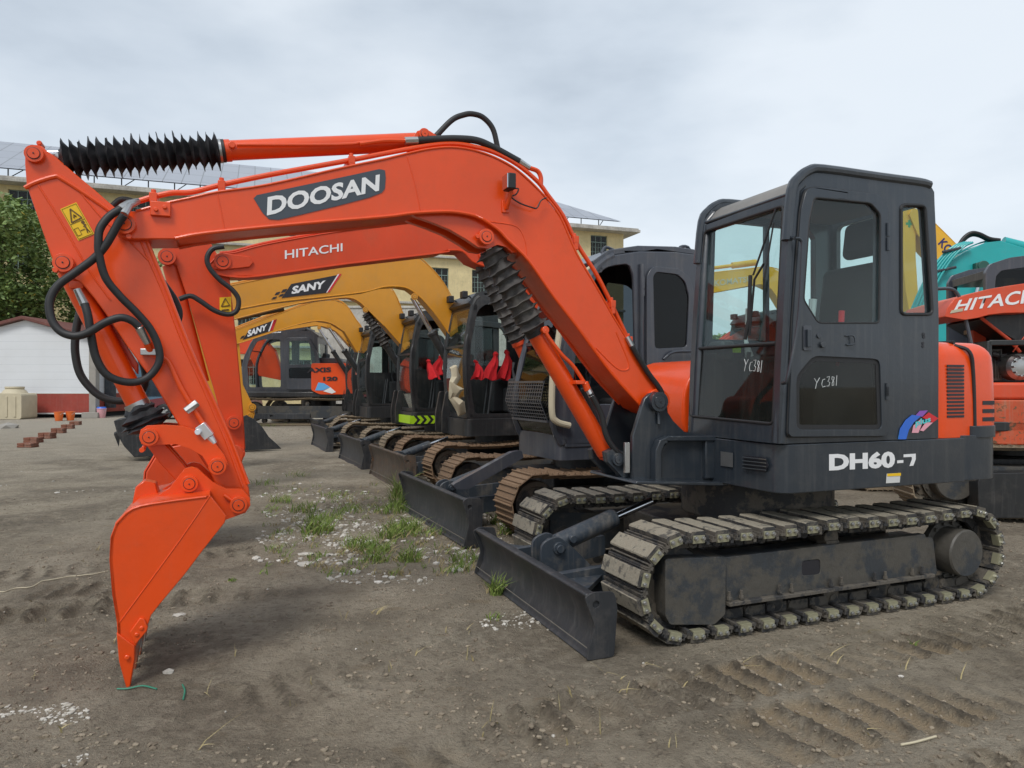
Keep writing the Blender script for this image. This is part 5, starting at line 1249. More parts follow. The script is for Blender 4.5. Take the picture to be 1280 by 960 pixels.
right_ex(Q_, 'low red excavator far behind, glimpsed through the near windscreen', qb, None, None, dict(paint=ORANGE2, cab='std', hw=1.0, nb=6, by=.15, track=dict(style='grey')))

# ---- dark bucket of a far machine behind the near arm
Z_ = Fr(-5.9, 14.2, 24)
zr = Z_.root('digging_bucket', 'black digging bucket with worn teeth lying on the dirt behind the near orange arm', 'bucket')
bp = Z_.pl([(142, 488), (160, 484), (190, 492), (212, 510), (222, 530), (206, 538), (185, 533), (168, 534), (155, 520), (147, 506)], .5)
m = MB(); m.prism(bp, .46, .5); m.prism(bp, -.5, -.46); sheet(m, bp[:6], -.47, .47, -.03); bo = m.build('bucket_shell', DARKB, zr, .01)
for i in range(4):
    m = MB(); y = -.42 + .28 * i; p = Z_.P(147, 506, y); m.add([(p.x - .05, y - .04, p.z + .08), (p.x - .05, y + .04, p.z + .08), (p.x + .06, y - .04, p.z + .02), (p.x + .06, y + .04, p.z + .02), (p.x - .02, y - .012, p.z - .22), (p.x - .02, y + .012, p.z - .22)], [[0, 1, 3, 2], [0, 2, 4], [1, 5, 3], [2, 3, 5, 4], [0, 4, 5, 1]]); m.build('tooth', DARKB, zr, .005)
zlow = min(v[2] for v in [tuple(x) for x in [(0, 0, p[1]) for p in bp]]); zr.location.z -= zlow

# ================================================================== ground
def hills(x, y):
    e = max(0, 1 - ((x + 5.6) / 4.2) ** 4) * max(0, 1 - ((y - 21) / 3.2) ** 4) if abs(x + 5.6) < 4.2 and abs(y - 21) < 3.2 else 0
    return .28 * min(1, e * 1.6)
DO = D.o
def tread(x, y):
    p = V((x, y, 0)) - DO; lx, ly_ = p.dot(D.F), p.dot(D.L); h = 0; BAR[0] = BAR[1] = 0
    for (yc, w_, xa, xb, rot, dep, pit, ph) in TREADS:
        u = lx * math.cos(rot) + ly_ * math.sin(rot); v = -lx * math.sin(rot) + ly_ * math.cos(rot)
        if abs(v - yc) < w_ / 2 and xa < u < xb:
            edge = min(1, (w_ / 2 - abs(v - yc)) / .04) * min(1, (u - xa) / .2, (xb - u) / .2)
            s = (u / pit + ph + .3 * noise.noise(V((u * 2, v * 3, 1)))) % 1
            q = max(0, min(1, .85 + 1.4 * noise.noise(V((x * 1.3, y * 1.3, yc)))))
            cr = 1 + .45 * noise.noise(V((x * 13, y * 13, 2)))
            bar = (1 if .08 < s < .30 else (.5 if s < .38 else -.55)) * (cr if s < .38 else 1)
            h += dep * bar * edge * q
            h -= .012 * edge; BAR[0] = max(BAR[0], edge * q) if s < .38 else BAR[0]; BAR[1] = max(BAR[1], edge * q) if s >= .38 else BAR[1]
    return h
BAR = [0, 0]
TREADS = [(.62, .42, 2.2, 3.6, .35, .022, .15, .6), (-.1, .40, 4.1, 6.2, -.3, .022, .16, .2), (1.86, .46, -3.2, 2.1, 0, .023, .17, 0), (1.32, .40, -1.9, 2.6, .05, .028, .15, .3), (-1.02, .42, 2.7, 5.6, .0, .034, .17, .1), (2.55, .42, -2.2, 1.2, -.12, .030, .13, .5), (.05, .42, 2.1, 3.7, .2, .012, .15, .2),
          (2.9, .42, 3.3, 5.3, .5, .012, .15, .2), (-2.6, .4, 2.9, 7, .1, .012, .16, 0), (-4.2, .4, 2.5, 8, -.06, .012, .16, .4)]
def gh(x, y):
    d = math.hypot(x, y); h = hills(x, y)
    if y > 60 or abs(x) > 60: return h
    h += .022 * noise.noise(V((x * .55, y * .55, 3))) + .010 * noise.noise(V((x * 2.3, y * 2.3, 7)))
    if d < 14:
        n = noise.noise(V((x * 7, y * 7, 1))); cl_ = noise.noise(V((x * .9 + 7, y * .9, 2))); rough = .5 + max(0, min(1.6, (cl_ + .15) * 3))
        h += .007 * n + rough * (.005 * abs(noise.noise(V((x * 15, y * 15, 4)))) + .006 * max(0, noise.noise(V((x * 29, y * 29, 5)))))
        h += tread(x, y)
        r = noise.noise(V((x * 1.1 + 4, y * 1.1, 9)))
        if r > .1: h += (r - .1) * .05 * abs(noise.noise(V((x * 11, y * 11, 8))))
    p = V((x, y, 0)) - DO; lx, ly_ = p.dot(D.F), p.dot(D.L)
    if -1.7 < lx < 2.1 and abs(ly_) < 1.2:          # the machine has pressed the soil flat under itself
        k = min(1, (1.2 - abs(ly_)) / .15, (2.1 - lx) / .2, (lx + 1.7) / .2); h = h * (1 - k) - .004 * k
    return h
def steps(pts):
    out = []; 
    for (a, b, s0, s1) in pts:
        x = a
        while x < b - 1e-6:
            out.append(x); t = (x - a) / (b - a); x += s0 + (s1 - s0) * t
    out.append(pts[-1][1]); return out
xs = [-3000, -1500, -700, -350, -180, -100] + steps([(-60, -12, 4, .35), (-12, -4.2, .35, .04), (-4.2, 4.2, .024, .024), (4.2, 12, .04, .35), (12, 60, .35, 4)]) + [100, 180, 350, 700, 1500, 3000]
ys = [-200, -60, -15, -4, 0] + steps([(1.2, 5.2, .02, .02), (5.2, 12, .022, .09), (12, 34, .09, .6), (34, 90, .6, 6)]) + [120, 180, 300, 600, 1200, 3000, 5000]
nx_ = len(xs); vs = [(x, y, gh(x, y)) for y in ys for x in xs]
fs = [[j * nx_ + i, j * nx_ + i + 1, (j + 1) * nx_ + i + 1, (j + 1) * nx_ + i] for j in range(len(ys) - 1) for i in range(nx_ - 1)]
def dirt_mat():
    m, nt, b = newmat('muddy_yard'); co = coords(nt)
    big = nz(nt, co, .35, 6, .62); mid = nz(nt, co, 1.7, 8, .68); fine = nz(nt, co, 22, 9, .78); spk = nz(nt, co, 75, 4, .7)
    c = ramp(nt, mid, [(.32, (.215, .179, .130)), (.44, (.39, .326, .238)), (.55, (.515, .437, .326)), (.68, (.62, .54, .414))]).outputs[0]
    c = mixc(nt, ramp(nt, big, [(.40, 0), (.62, .65)]).outputs[0], c, (.40, .345, .265))
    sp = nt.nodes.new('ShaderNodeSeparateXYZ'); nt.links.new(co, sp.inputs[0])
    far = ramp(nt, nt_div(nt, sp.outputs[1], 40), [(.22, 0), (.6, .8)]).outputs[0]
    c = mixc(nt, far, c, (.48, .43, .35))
    c = mixc(nt, ramp(nt, fine, [(.36, .6), (.50, 0)]).outputs[0], c, (.125, .104, .078))
    c = mixc(nt, ramp(nt, fine, [(.60, 0), (.70, .55)]).outputs[0], c, (.31, .28, .23))
    c = mixc(nt, ramp(nt, spk, [(.70, 0), (.76, .7)]).outputs[0], c, (.48, .44, .37))
    c = mixc(nt, ramp(nt, spk, [(.27, .7), (.34, 0)]).outputs[0], c, (.045, .038, .03))
    tw = nz(nt, coords(nt, (1, 2.2, 1)), 3.1, 4, .5)
    c = mixc(nt, ramp(nt, tw, [(.63, 0), (.70, .5)]).outputs[0], c, (.31, .235, .145))
    av = nt.nodes.new('ShaderNodeAttribute'); av.attribute_name = 'soil'; sc_ = nt.nodes.new('ShaderNodeSeparateColor'); nt.links.new(av.outputs['Color'], sc_.inputs[0])
    fm = nt.nodes.new('ShaderNodeMath'); fm.operation = 'MULTIPLY'; nt.links.new(sc_.outputs[0], fm.inputs[0]); nt.links.new(ramp(nt, nz(nt, co, 9, 6, .7), [(.36, 0), (.55, .85)]).outputs[0], fm.inputs[1])
    c = mixc(nt, fm.outputs[0], c, (.135, .110, .078))
    fm2 = nt.nodes.new('ShaderNodeMath'); fm2.operation = 'MULTIPLY'; nt.links.new(sc_.outputs[1], fm2.inputs[0]); nt.links.new(ramp(nt, nz(nt, co, 4, 5, .6), [(.35, 0), (.5, .8)]).outputs[0], fm2.inputs[1])
    c = mixc(nt, fm2.outputs[0], c, (.52, .395, .25))
    nt.links.new(c, b.inputs['Base Color'])
    rr = ramp(nt, mid, [(.3, .62), (.6, .95)]); nt.links.new(rr.outputs[0], b.inputs['Roughness']); b.inputs['Specular IOR Level'].default_value = .25
    ad = nt.nodes.new('ShaderNodeMath'); ad.operation = 'ADD'; nt.links.new(clod, ad.inputs[0]) if False else nt.links.new(fine, ad.inputs[0]); nt.links.new(spk, ad.inputs[1])
    bump(nt, b, ad.outputs[0], 1.0, .05); return m
def nt_div(nt, s, k):
    n = nt.nodes.new('ShaderNodeMath'); n.operation = 'DIVIDE'; nt.links.new(s, n.inputs[0]); n.inputs[1].default_value = k; return n.outputs[0]
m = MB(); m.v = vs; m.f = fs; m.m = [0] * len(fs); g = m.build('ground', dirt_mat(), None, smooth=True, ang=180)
at = g.data.attributes.new('soil', 'FLOAT_COLOR', 'POINT'); cv = []
for (x, y, z) in vs:
    a = b_ = 0
    if abs(x) < 9 and 1 < y < 14:
        tread(x, y); a = BAR[0]; b_ = BAR[1] * max(0, min(1, (x - .2) * .9 + noise.noise(V((x * 2, y * 2, 5))) * 1.2)) if y < 3.9 else 0
        cl_ = noise.noise(V((x * .9 + 7, y * .9, 2))); a = max(a, max(0, min(1, (cl_ - .02) * 4)) * .55)
    cv += [a, b_, 0, 1]
at.data.foreach_set('color', cv); g['kind'] = 'structure'

# gravel and debris: nobody could count it
def pebble_mb(spots, seed):
    rg = random.Random(seed); base = bmesh.new(); bmesh.ops.create_icosphere(base, subdivisions=1, radius=1)
    bv = [v.co.copy() for v in base.verts]; bf = [[v.index for v in f.verts] for f in base.faces]; base.free(); m = MB()
    for (x, y, r, fl) in spots:
        a = rg.uniform(0, 6.28); sx, sy, sz = r * rg.uniform(.7, 1.4), r * rg.uniform(.6, 1.1), r * fl * rg.uniform(.6, 1.1); z = gh(x, y); o = len(m.v)
        k = rg.uniform(0, 50); ca, sa = math.cos(a), math.sin(a)
        for v in bv:
            e = 1 + .35 * noise.noise(v * 1.7 + V((k, k, 0))); px, py = v.x * sx * e, v.y * sy * e
            m.v.append((x + px * ca - py * sa, y + px * sa + py * ca, z + v.z * sz * e + sz * .25))
        for f in bf: m.f.append([i + o for i in f]); m.m.append(0)
    return m
def stone_mat(name, a, b_):
    m, nt, b = newmat(name); co = coords(nt); n = nz(nt, co, 9, 6, .7); g_ = nt.nodes.new('ShaderNodeNewGeometry')
    c = mixc(nt, g_.outputs['Random Per Island'], a, b_); c = mixc(nt, ramp(nt, n, [(.35, .5), (.6, 0)]).outputs[0], c, [v * .5 for v in a]); nt.links.new(c, b.inputs['Base Color']); b.inputs['Roughness'].default_value = .85; return m
SG = stone_mat('grey_gravel', (.17, .135, .095), (.33, .275, .20)); SW = stone_mat('pale_rubble', (.36, .33, .27), (.66, .63, .57))
rg = random.Random(11)
def inside_track(x, y):
    p = V((x, y, 0)) - DO; return -1.5 < p.dot(D.F) < 1.6 and .45 < abs(p.dot(D.L)) < .95
def scat(n, fx, clump, th):
    out = []
    while len(out) < n:
        x, y, r, fl = fx()
        if noise.noise(V((x * clump, y * clump, n))) > th and not inside_track(x, y): out.append((x, y, r, fl))
    return out
def near_f():
    d = 1.9 * (9 / 1.9) ** rg.random(); return (rg.uniform(-.75, .8) * d, d, min(.018, .0018 * math.exp(rg.random() ** 3 * 2.2)), .7)
sp1 = scat(19000, near_f, 1.1, -.15)
def band(px0, px1, py0, py1, r0, r1):
    def f():
        q = ground_pt(rg.uniform(px0, px1), rg.uniform(py0, py1)); return (q.x, q.y, r0 * (r1 / r0) ** (rg.random() ** 1.6), .6)
    return f
o = pebble_mb(sp1, 1).build('gravel', SG, None, smooth=False); tag(o, 'fine grey gravel and soil crumbs strewn over the mud', 'gravel', kind='stuff')
sp2 = scat(900, band(320, 640, 612, 730, .006, .035), 1.6, .0) + scat(500, band(350, 560, 622, 690, .005, .03), 2.5, -.1) + scat(170, band(0, 110, 880, 958, .004, .013), 3, .0) + scat(150, near_f, 2.2, .22) + scat(200, band(560, 760, 720, 790, .004, .02), 2, .1) + scat(120, band(0, 640, 545, 640, .006, .03), 1.2, .15)
o = pebble_mb(sp2, 2).build('rubble', SW, None, smooth=False); tag(o, 'small broken white rubble scattered between the weeds and blade', 'rubble', kind='stuff')
# weeds
LEAF = stone_mat('grass_blades', (.11, .19, .03), (.25, .32, .07)); DRY = stone_mat('dry_grass', (.32, .26, .12), (.45, .37, .19))
def blades(m, x, y, n, h, spread, mi, lean=.5):
    z0 = gh(x, y)
    for _ in range(n):
        a = rg.uniform(0, 6.28); rr = spread * math.sqrt(rg.random()); bx, by_ = x + rr * math.cos(a), y + rr * math.sin(a)
        hh = h * rg.uniform(.4, 1.15); w_ = rg.uniform(.0025, .005); la = rg.uniform(0, 6.28); ln = hh * rg.uniform(.1, lean * 1.6)
        dx_, dy_ = math.cos(la) * ln, math.sin(la) * ln; px_, py_ = -math.sin(la + 1) * w_, math.cos(la + 1) * w_; o = len(m.v)
        for t, ww in ((0, 1), (.35, .95), (.7, .7)):
            cx, cy, cz = bx + dx_ * t * t, by_ + dy_ * t * t, z0 + hh * t * (1 - .25 * t)
            m.v += [(cx - px_ * ww, cy - py_ * ww, cz), (cx + px_ * ww, cy + py_ * ww, cz)]
        m.v.append((bx + dx_, by_ + dy_, z0 + hh * .78)); m.f += [[o, o + 1, o + 3, o + 2], [o + 2, o + 3, o + 5, o + 4], [o + 4, o + 5, o + 6]]; m.m += [mi] * 3
tufts = [(395, 665, 90, .22, .16), (380, 640, 40, .16, .15), (352, 628, 30, .14, .12), (405, 650, 40, .14, .2), (450, 684, 60, .16, .16), (470, 690, 50, .13, .14), (492, 640, 70, .16, .2), (497, 622, 60, .42, .07), (500, 636, 50, .3, .1), (505, 664, 90, .18, .16), (490, 672, 60, .16, .14), (528, 668, 40, .12, .14), (512, 700, 50, .14, .1), (470, 702, 30, .12, .1), (560, 668, 20, .1, .1), (440, 640, 40, .12, .2), (420, 622, 30, .12, .2), (580, 702, 35, .13, .12), (576, 712, 20, .1, .1), (620, 742, 45, .17, .05), (616, 775, 10, .07, .05), (625, 655, 60, .16, .1), (632, 668, 30, .14, .08), (330, 606, 20, .12, .2), (372, 596, 20, .1, .2), (1143, 805, 8, .05, .02), (290, 727, 10, .04, .04), (345, 545, 40, .14, .5), (380, 532, 60, .16, .7), (420, 528, 40, .16, .5), (330, 532, 40, .14, .4), (640, 575, 30, .14, .15), (292, 520, 30, .15, .4)]
m = MB()
for (px, py, n, h, sp_) in tufts:
    q = ground_pt(px, py); blades(m, q.x, q.y, n * 2, h, sp_, 0, .7); blades(m, q.x, q.y, n // 2, h * .6, sp_ * 1.3, 1, 1.2)
for _ in range(260):
    q = ground_pt(rg.uniform(330, 620), rg.uniform(606, 720)); blades(m, q.x, q.y, 7, .07, .06, rg.choice([0, 1]), 1)
for _ in range(60):
    q = ground_pt(rg.uniform(0, 1280), rg.uniform(640, 940)); blades(m, q.x, q.y, 2, .06, .03, 1, 2.5)
o = m.build('grass', [LEAF, DRY], None, smooth=False); tag(o, 'loose weeds and grass growing in front of the blades', 'grass', kind='stuff')
# flat stones one can pick out
for (px, py, r, lab) in ((382, 706, .10, 'wide flat pale stone lying left of the weeds'), (383, 693, .07, 'thin broken white tile piece behind the wide flat stone'), (530, 697, .06, 'pale stone chip right of the grass near the second blade'), (572, 712, .08, 'whitish slab of rubble beside the second blade corner'), (224, 769, .05, 'pale stone just right of the near orange bucket'), (211, 841, .024, 'small round white pebble on the dark soil right of the bucket tooth')):
    q = ground_pt(px, py); m = pebble_mb([(0, 0, r, .25 if r > .03 else .8)], int(px)); zz = gh(q.x, q.y) - gh(0, 0)
    o = m.build('flat_stone', SW, None, smooth=False); o.location = (q.x, q.y, zz); tag(o, lab, 'stone')
m = MB(); pts = [ground_pt(-40 + 9.2 * i, 744 - 1.55 * i + rg.uniform(-1.5, 1.5)) for i in range(20)]; m.tube([(p.x, p.y, gh(p.x, p.y) + .006) for p in pts], .004, 6, smooth=3); tag(m.build('rope', CREAM), 'thin dirty white rope lying across the dirt at left', 'rope')
for i, (pts, lab) in enumerate((([(146, 862), (160, 861), (178, 859), (196, 863)], 'green plastic strip under the bucket tooth'), ([(228, 858), (231, 866), (229, 876)], 'short green plastic strip standing right of the bucket tooth'))):
    m = MB(); m.tube([V((ground_pt(a, b).x, ground_pt(a, b).y, gh(ground_pt(a, b).x, ground_pt(a, b).y) + .008)) for a, b in pts], .004, 5, smooth=3); tag(m.build('plastic_strip', flat('green_plastic', (.04, .22, .14), .5)), lab, 'litter')

m = MB(); m.tube([V((q.x, q.y, gh(q.x, q.y) + .008)) for q in (ground_pt(1126, 931), ground_pt(1146, 928), ground_pt(1170, 921))], .005, 6, smooth=3); tag(m.build('stick', CREAM), 'thin pale stick lying on the tread marks at the lower right', 'stick')
# ================================================================== buildings, shed, trees
WALL = paint('yellow_plaster', (.64, .53, .29), .85, 0, (.30, .26, .20), .5, .35, .1, peel=.2)
STAIN = paint('stained_pale_wall', (.42, .40, .36), .9, 0, (.16, .14, .12), .7, .6, .25, peel=.2)
SOL = paint('solar_panel_glass', (.16, .18, .21), .32, .3, (.3, .3, .3), .3, .0, .15)
WFR = flat('teal_window_frame', (.16, .22, .20), .5); WPN = glass('window_glass_dark', (.10, .13, .14), 1, .1); DARKI = flat('dark_hollow_fill', (.02, .022, .025), .9)  # near-black fill carries the shade of the rooms and the shed gap
ad = R(19.6); e0 = V((-30.6, 42.6, 0)); U_ = V((math.cos(ad), math.sin(ad), 0)); N_ = V((U_.y, -U_.x, 0))
bl = empty('apartment_building', tuple(e0), 'long yellow plastered four storey building with solar panels on its roof', 'building', rz=ad)
# local frame: x along the facade, y away from the camera
LF, EZ = 41.9, 13.45
m = MB(); cols = [1.1 + 3.22 * k for k in range(-4, 13)]; rows = [2.3, 5.6, 9.1, 12.35]
m.slab([(-16, 0), (LF, 0), (LF, EZ), (-16, EZ)], [[(c - .72, r - .85), (c + .72, r - .85), (c + .72, r + .85), (c - .72, r + .85)] for c in cols for r in rows], (0, 0, 0), (1, 0, 0), (0, 0, 1), (0, 1, 0), .35)
m.box(LF - .35, LF, .35, 12, 0, EZ); m.box(-16, -15.65, .35, 12, 0, EZ); m.build('wall', WALL, bl)
m = MB(); m.box(-16, LF - .4, 2.5, 2.6, 0, EZ); m.build('dark_backing', DARKI, bl)  # dark sheet behind the windows; unlit rooms put into its colour
m = MB(); m.box(-16.6, LF + 1.0, -.95, 12.6, EZ, EZ + .22); m.box(-16.5, LF + .9, -.85, 12.5, EZ + .22, EZ + .34); m.build('eave', STAIN, bl, .03)
m = MB()
for z in (4.0, 7.3, 10.7): m.box(-16, LF, -.35, 0, z - .08, z + .08)
m.build('ledge', STAIN, bl, .02)
pm_ = MB(); pm_.add([(-17, -.6, 14.3), (LF - .5, -.6, 14.3), (LF - 6, 6.5, 17.9), (-17, 6.5, 17.9)], [[0, 1, 2, 3]]); pm_.add([(-17, -.6, 14.24), (LF - .5, -.6, 14.24), (LF - 6, 6.5, 17.84), (-17, 6.5, 17.84)], [[0, 3, 2, 1]]); 
sm, nt, b = newmat('solar_array'); co = coords(nt); br_ = nt.nodes.new('ShaderNodeTexBrick'); nt.links.new(co, br_.inputs['Vector']); br_.offset = 0; br_.inputs['Scale'].default_value = 1; br_.inputs['Mortar Size'].default_value = .03; br_.inputs['Brick Width'].default_value = 1.1; br_.inputs['Row Height'].default_value = 1.9
br_.inputs['Color1'].default_value = (.30, .32, .36, 1); br_.inputs['Color2'].default_value = (.34, .36, .40, 1); br_.inputs['Mortar'].default_value = (.16, .17, .18, 1); nt.links.new(br_.outputs[0], b.inputs['Base Color']); b.inputs['Roughness'].default_value = .35
pm_.build('solar_array', sm, bl, smooth=False)
m = MB()
for i in range(38):
    x = -16 + i * 1.5
    m.tube([(x, -.4, EZ + .3), (x, -.4, 14.35)], .04, 5)
    if i % 2: m.tube([(x, -.4, EZ + .3), (x + .8, .2, 14.6)], .03, 5)
for i in range(38):
    x = -16 + i * 1.5
    if i % 3 != 1: m.box(x, x + 1.1, -.3, 0, EZ + .34, EZ + .46)
m.build('panel_frame', BLACKP, bl)
wp = None
for c in cols:
    for r in rows:
        if wp is None:
            m = MB(); x0, x1, z0, z1 = -.72, .72, -.85, .85; t = .05
            m.slab([(x0, z0), (x1, z0), (x1, z1), (x0, z1)], [[(x0 + t, z0 + t), (-.24 - t / 2, z0 + t), (-.24 - t / 2, .30), (x0 + t, .30)], [(-.24 + t / 2, z0 + t), (.24 - t / 2, z0 + t), (.24 - t / 2, .30), (-.24 + t / 2, .30)], [(.24 + t / 2, z0 + t), (x1 - t, z0 + t), (x1 - t, .30), (.24 + t / 2, .30)],
                   [(x0 + t, .36), (-.24 - t / 2, .36), (-.24 - t / 2, z1 - t), (x0 + t, z1 - t)], [(-.24 + t / 2, .36), (.24 - t / 2, .36), (.24 - t / 2, z1 - t), (-.24 + t / 2, z1 - t)], [(.24 + t / 2, .36), (x1 - t, .36), (x1 - t, z1 - t), (.24 + t / 2, z1 - t)]], (0, 0, 0), (1, 0, 0), (0, 0, 1), (0, 1, 0), .06)
            for x in (-.48, 0, .48): m.box(x - .012, x + .012, .015, .045, -.8, .3)
            for z in (-.43, -.06): m.box(-.68, .68, .018, .042, z - .012, z + .012)
            w_ = m.build('window', WFR, bl); k = MB(); k.box(-.69, .69, .045, .05, -.82, .82); p_ = k.build('pane', WPN, w_); wp = (w_, p_)
        else:
            w_ = wp[0].copy(); COL.objects.link(w_); p_ = wp[1].copy(); COL.objects.link(p_); w_.parent = bl; p_.parent = w_
        w_.location = (c, .14, r)
# stained wall at the end of the row
m = MB(); m.box(-9.5, .2, 35, 35.25, 0, 5.2); m.box(-9.6, .3, 34.95, 35.3, 5.2, 5.32); tag(m.build('boundary_wall', STAIN, None, .02), 'tall stained pale wall behind the far black cabs', 'wall')
m = MB(); m.box(2, 34, 44, 44.3, 0, 2.6); tag(m.build('boundary_wall', STAIN, None, .02), 'low stained wall far behind the near cab', 'wall')
# shed
SID = newmat('white_siding'); sm, nt, b = SID; co = coords(nt); wv = nt.nodes.new('ShaderNodeTexWave'); wv.bands_direction = 'Z'; wv.wave_profile = 'SAW'; wv.inputs['Scale'].default_value = .95; nt.links.new(co, wv.inputs[0])
c = mixc(nt, ramp(nt, wv.outputs[1], [(0, 1), (.05, 0)]).outputs[0], (.66, .68, .70), (.40, .42, .45)); c = mixc(nt, ramp(nt, nz(nt, co, .8, 6), [(.4, 0), (.8, .3)]).outputs[0], c, (.5, .5, .48)); nt.links.new(c, b.inputs['Base Color']); b.inputs['Roughness'].default_value = .6; bump(nt, b, wv.outputs[1], .3, .02)
MAR = paint('dark_red_panel', (.30, .045, .03), .6, 0, (.3, .15, .1), .3, .2, .15); FAS = paint('brown_fascia', (.14, .045, .035), .6, 0)
sh = empty('site_shed', (-21.2, 31.0, 0), 'white sided shed with dark red base and brown gable roof', 'shed')
m = MB(); pr = [(-3.6, 1.05), (2.85, 1.05), (2.85, 3.45), (0, 4.25), (-3.6, 3.3)]; m.slab(pr, [], (0, 0, 0), (1, 0, 0), (0, 0, 1), (0, 1, 0), .12); m.box(2.73, 2.85, .12, 7, 1.05, 3.40); m.build('wall', sm, sh)
m = MB(); m.box(-3.62, 2.86, -.02, .1, .22, 1.045); m.box(2.74, 2.862, .1, 7, .22, 1.045); m.build('base_panel', MAR, sh)
m = MB(); m.box(-3.6, 2.84, -.03, .1, 1.05, 1.09); m.box(-3.6, 2.84, -.03, .1, .16, .215); m.build('trim', PAPER, sh)
m = MB(); m.box(-3.55, 2.7, .3, 6.8, 0, .16); m.build('dark_gap_block', DARKI, sh)  # near-black block; shade of the gap below the shed painted in
m = MB(); m.slab([(-4.4, 3.12), (0, 4.28), (3.15, 3.42), (3.15, 3.54), (0, 4.42), (-4.4, 3.26)], [], (0, -.25, 0), (1, 0, 0), (0, 0, 1), (0, 1, 0), 7.6); m.build('roof', FAS, sh, .01)
m = MB(); m.box(3.7, 5.5, 2.0, 2.1, 0, 2.5, 0); a1 = m.build('side_door', flat('blue_door', (.09, .17, .24), .4), sh, .01)
m = MB(); m.box(4.25, 5.3, 1.98, 2.0, .9, 2.3); m.build('door_glass', glass('pale_glass', (.4, .5, .55)), a1)
m = MB(); m.box(2.9, 3.3, 1.0, 1.2, .4, 3.0); m.build('downpipe_box', CHARD, sh)
tag((lambda: (lambda k: k.build('concrete_post', CONC, None, .02))((lambda m: (m.box(-18.25, -17.95, 30.7, 31.0, 0, 3.6), m.box(-18.45, -17.75, 30.5, 31.1, 0, .25), m)[2])(MB())))(), 'weathered concrete post at the right corner of the shed', 'post')
# tank, buckets, blocks, car
tk = empty('water_tank', (-20.95, 30.0, 0), 'weathered cream plastic water tank in front of the shed', 'tank')
m = MB(); m.slab(rrect(-.62, .62, 0, 1.08, .12), [], (0, -.5, 0), (1, 0, 0), (0, 0, 1), (0, 1, 0), 1.0)
for x in (-.35, 0, .35): m.box(x - .05, x + .05, -.53, -.48, .1, .95)
m.build('tank_body', CREAM, tk, .08, 4)
m = MB(); m.lathe((0, 0, 1.06), (0, 0, 1.36), [(0, .5), (.14, .4), (.2, .33), (.24, .36), (.30, .35)], 24); m.build('lid', CREAM, tk)
def pail(px, py, lab, mat, s=1.0, handle=False):
    q = ground_pt(px, py); e = empty('plastic_bucket', (q.x, q.y, 0), lab, 'bucket', 'plastic buckets by the shed')
    m = MB(); m.lathe((0, 0, 0), (0, 0, .36 * s), [(0, .12 * s), (.01, .125 * s), (.33 * s, .165 * s), (.335 * s, .175 * s), (.36 * s, .175 * s), (.36 * s, .16 * s), (.05, .12 * s)], 24); m.build('pail', mat, e)
    m = MB(); m.tube([(-.17 * s, 0, .33 * s), (-.12 * s, -.1, .25 * s), (.12 * s, -.1, .25 * s), (.17 * s, 0, .33 * s)], .006, 5, smooth=4); m.build('handle', STEEL, e)
    return e
pail(73.5, 526, 'left of the two orange plastic buckets below the shed', ORBOX, 1.0); pail(88, 525.5, 'right of the two orange plastic buckets, with a dark mark', ORBOX, 1.0)
e = pail(127, 522.5, 'pink plastic bucket with dark blue rim beside the concrete post', PINKP, 1.15); m = MB(); m.lathe((0, 0, .36), (0, 0, .48), [(0, .18), (.03, .2), (.12, .16)], 18); m.build('lid', BLUE, e)
BRK = paint('weathered_brick', (.20, .075, .045), .9, 0, (.28, .24, .2), .8, .1, .3, peel=.8)
for i, (px, py, w_, h_, lab) in enumerate(((35, 559, .36, .10, 'nearest low brick stack of the row, lower than the rest'), (42, 553.5, .36, .13, 'second brick stack from the camera in the diagonal row'), (59, 548, .36, .16, 'tallest brick stack, third in the diagonal row'), (73.5, 541.5, .34, .15, 'fourth brick stack from the camera in the diagonal row'), (85, 536, .34, .14, 'fifth brick stack, second last in the diagonal row'), (94.5, 531, .33, .13, 'farthest brick stack, nearest to the orange buckets'))):
    q = ground_pt(px, py); m = MB(); n = 2
    for j in range(n):
        for k in range(2): m.box(-w_ / 2 + k * w_ / 2 + .004, -w_ / 2 + (k + 1) * w_ / 2 - .004, -.12, .0 + .12, j * h_ / n + .002, (j + 1) * h_ / n - .002, M=Matrix.Rotation(rg.uniform(-.06, .06), 4, 'Z'))
    o = m.build('brick_stack', BRK, None, .008); o.location = (q.x, q.y, gh(q.x, q.y)); o.rotation_euler.z = rg.uniform(-.2, .2); tag(o, lab, 'bricks', 'brick stacks in a diagonal row')
q = ground_pt(10, 535); o = pebble_mb([(0, 0, .28, .5)], 5).build('concrete_lump', CONC, None, smooth=False); o.location = (q.x, q.y, 0); tag(o, 'grey concrete lump lying in front of the cream tank', 'rubble')
car = empty('parked_car', (-13.0, 30.2, 0), 'maroon parked car glimpsed behind the near orange arm', 'car')
CARP = paint('maroon_car_paint', (.13, .008, .016), .25, .8, (.2, .1, .1), .1, 0, .05)
m = MB(); pr = [(-2.15, .35), (-2.2, .6), (-2.05, .80), (-1.35, .92), (-.75, 1.38), (.75, 1.42), (1.45, 1.0), (2.05, .92), (2.15, .6), (2.1, .35), (1.75, .3), (1.62, .55), (1.3, .67), (.98, .55), (.88, .28), (-.95, .28), (-1.05, .55), (-1.35, .67), (-1.68, .55), (-1.8, .3)]
m.prism(rnd_poly(pr, .08, 3), -.82, .82); cbod = m.build('body', CARP, car, .07, 4)
m = MB(); m.prism(rnd_poly([(-1.2, .95), (-.72, 1.32), (.0, 1.35), (.0, .95)], .05), -.835, -.8); m.prism(rnd_poly([(.05, .95), (.05, 1.35), (.7, 1.35), (1.3, 1.0), (1.25, .95)], .05), -.835, -.8); m.build('side_window', GLASST, car)
m = MB(); m.box(-2.2, -2.1, -.7, -.45, .62, .75); m.build('headlight', CHROME, car, .02)
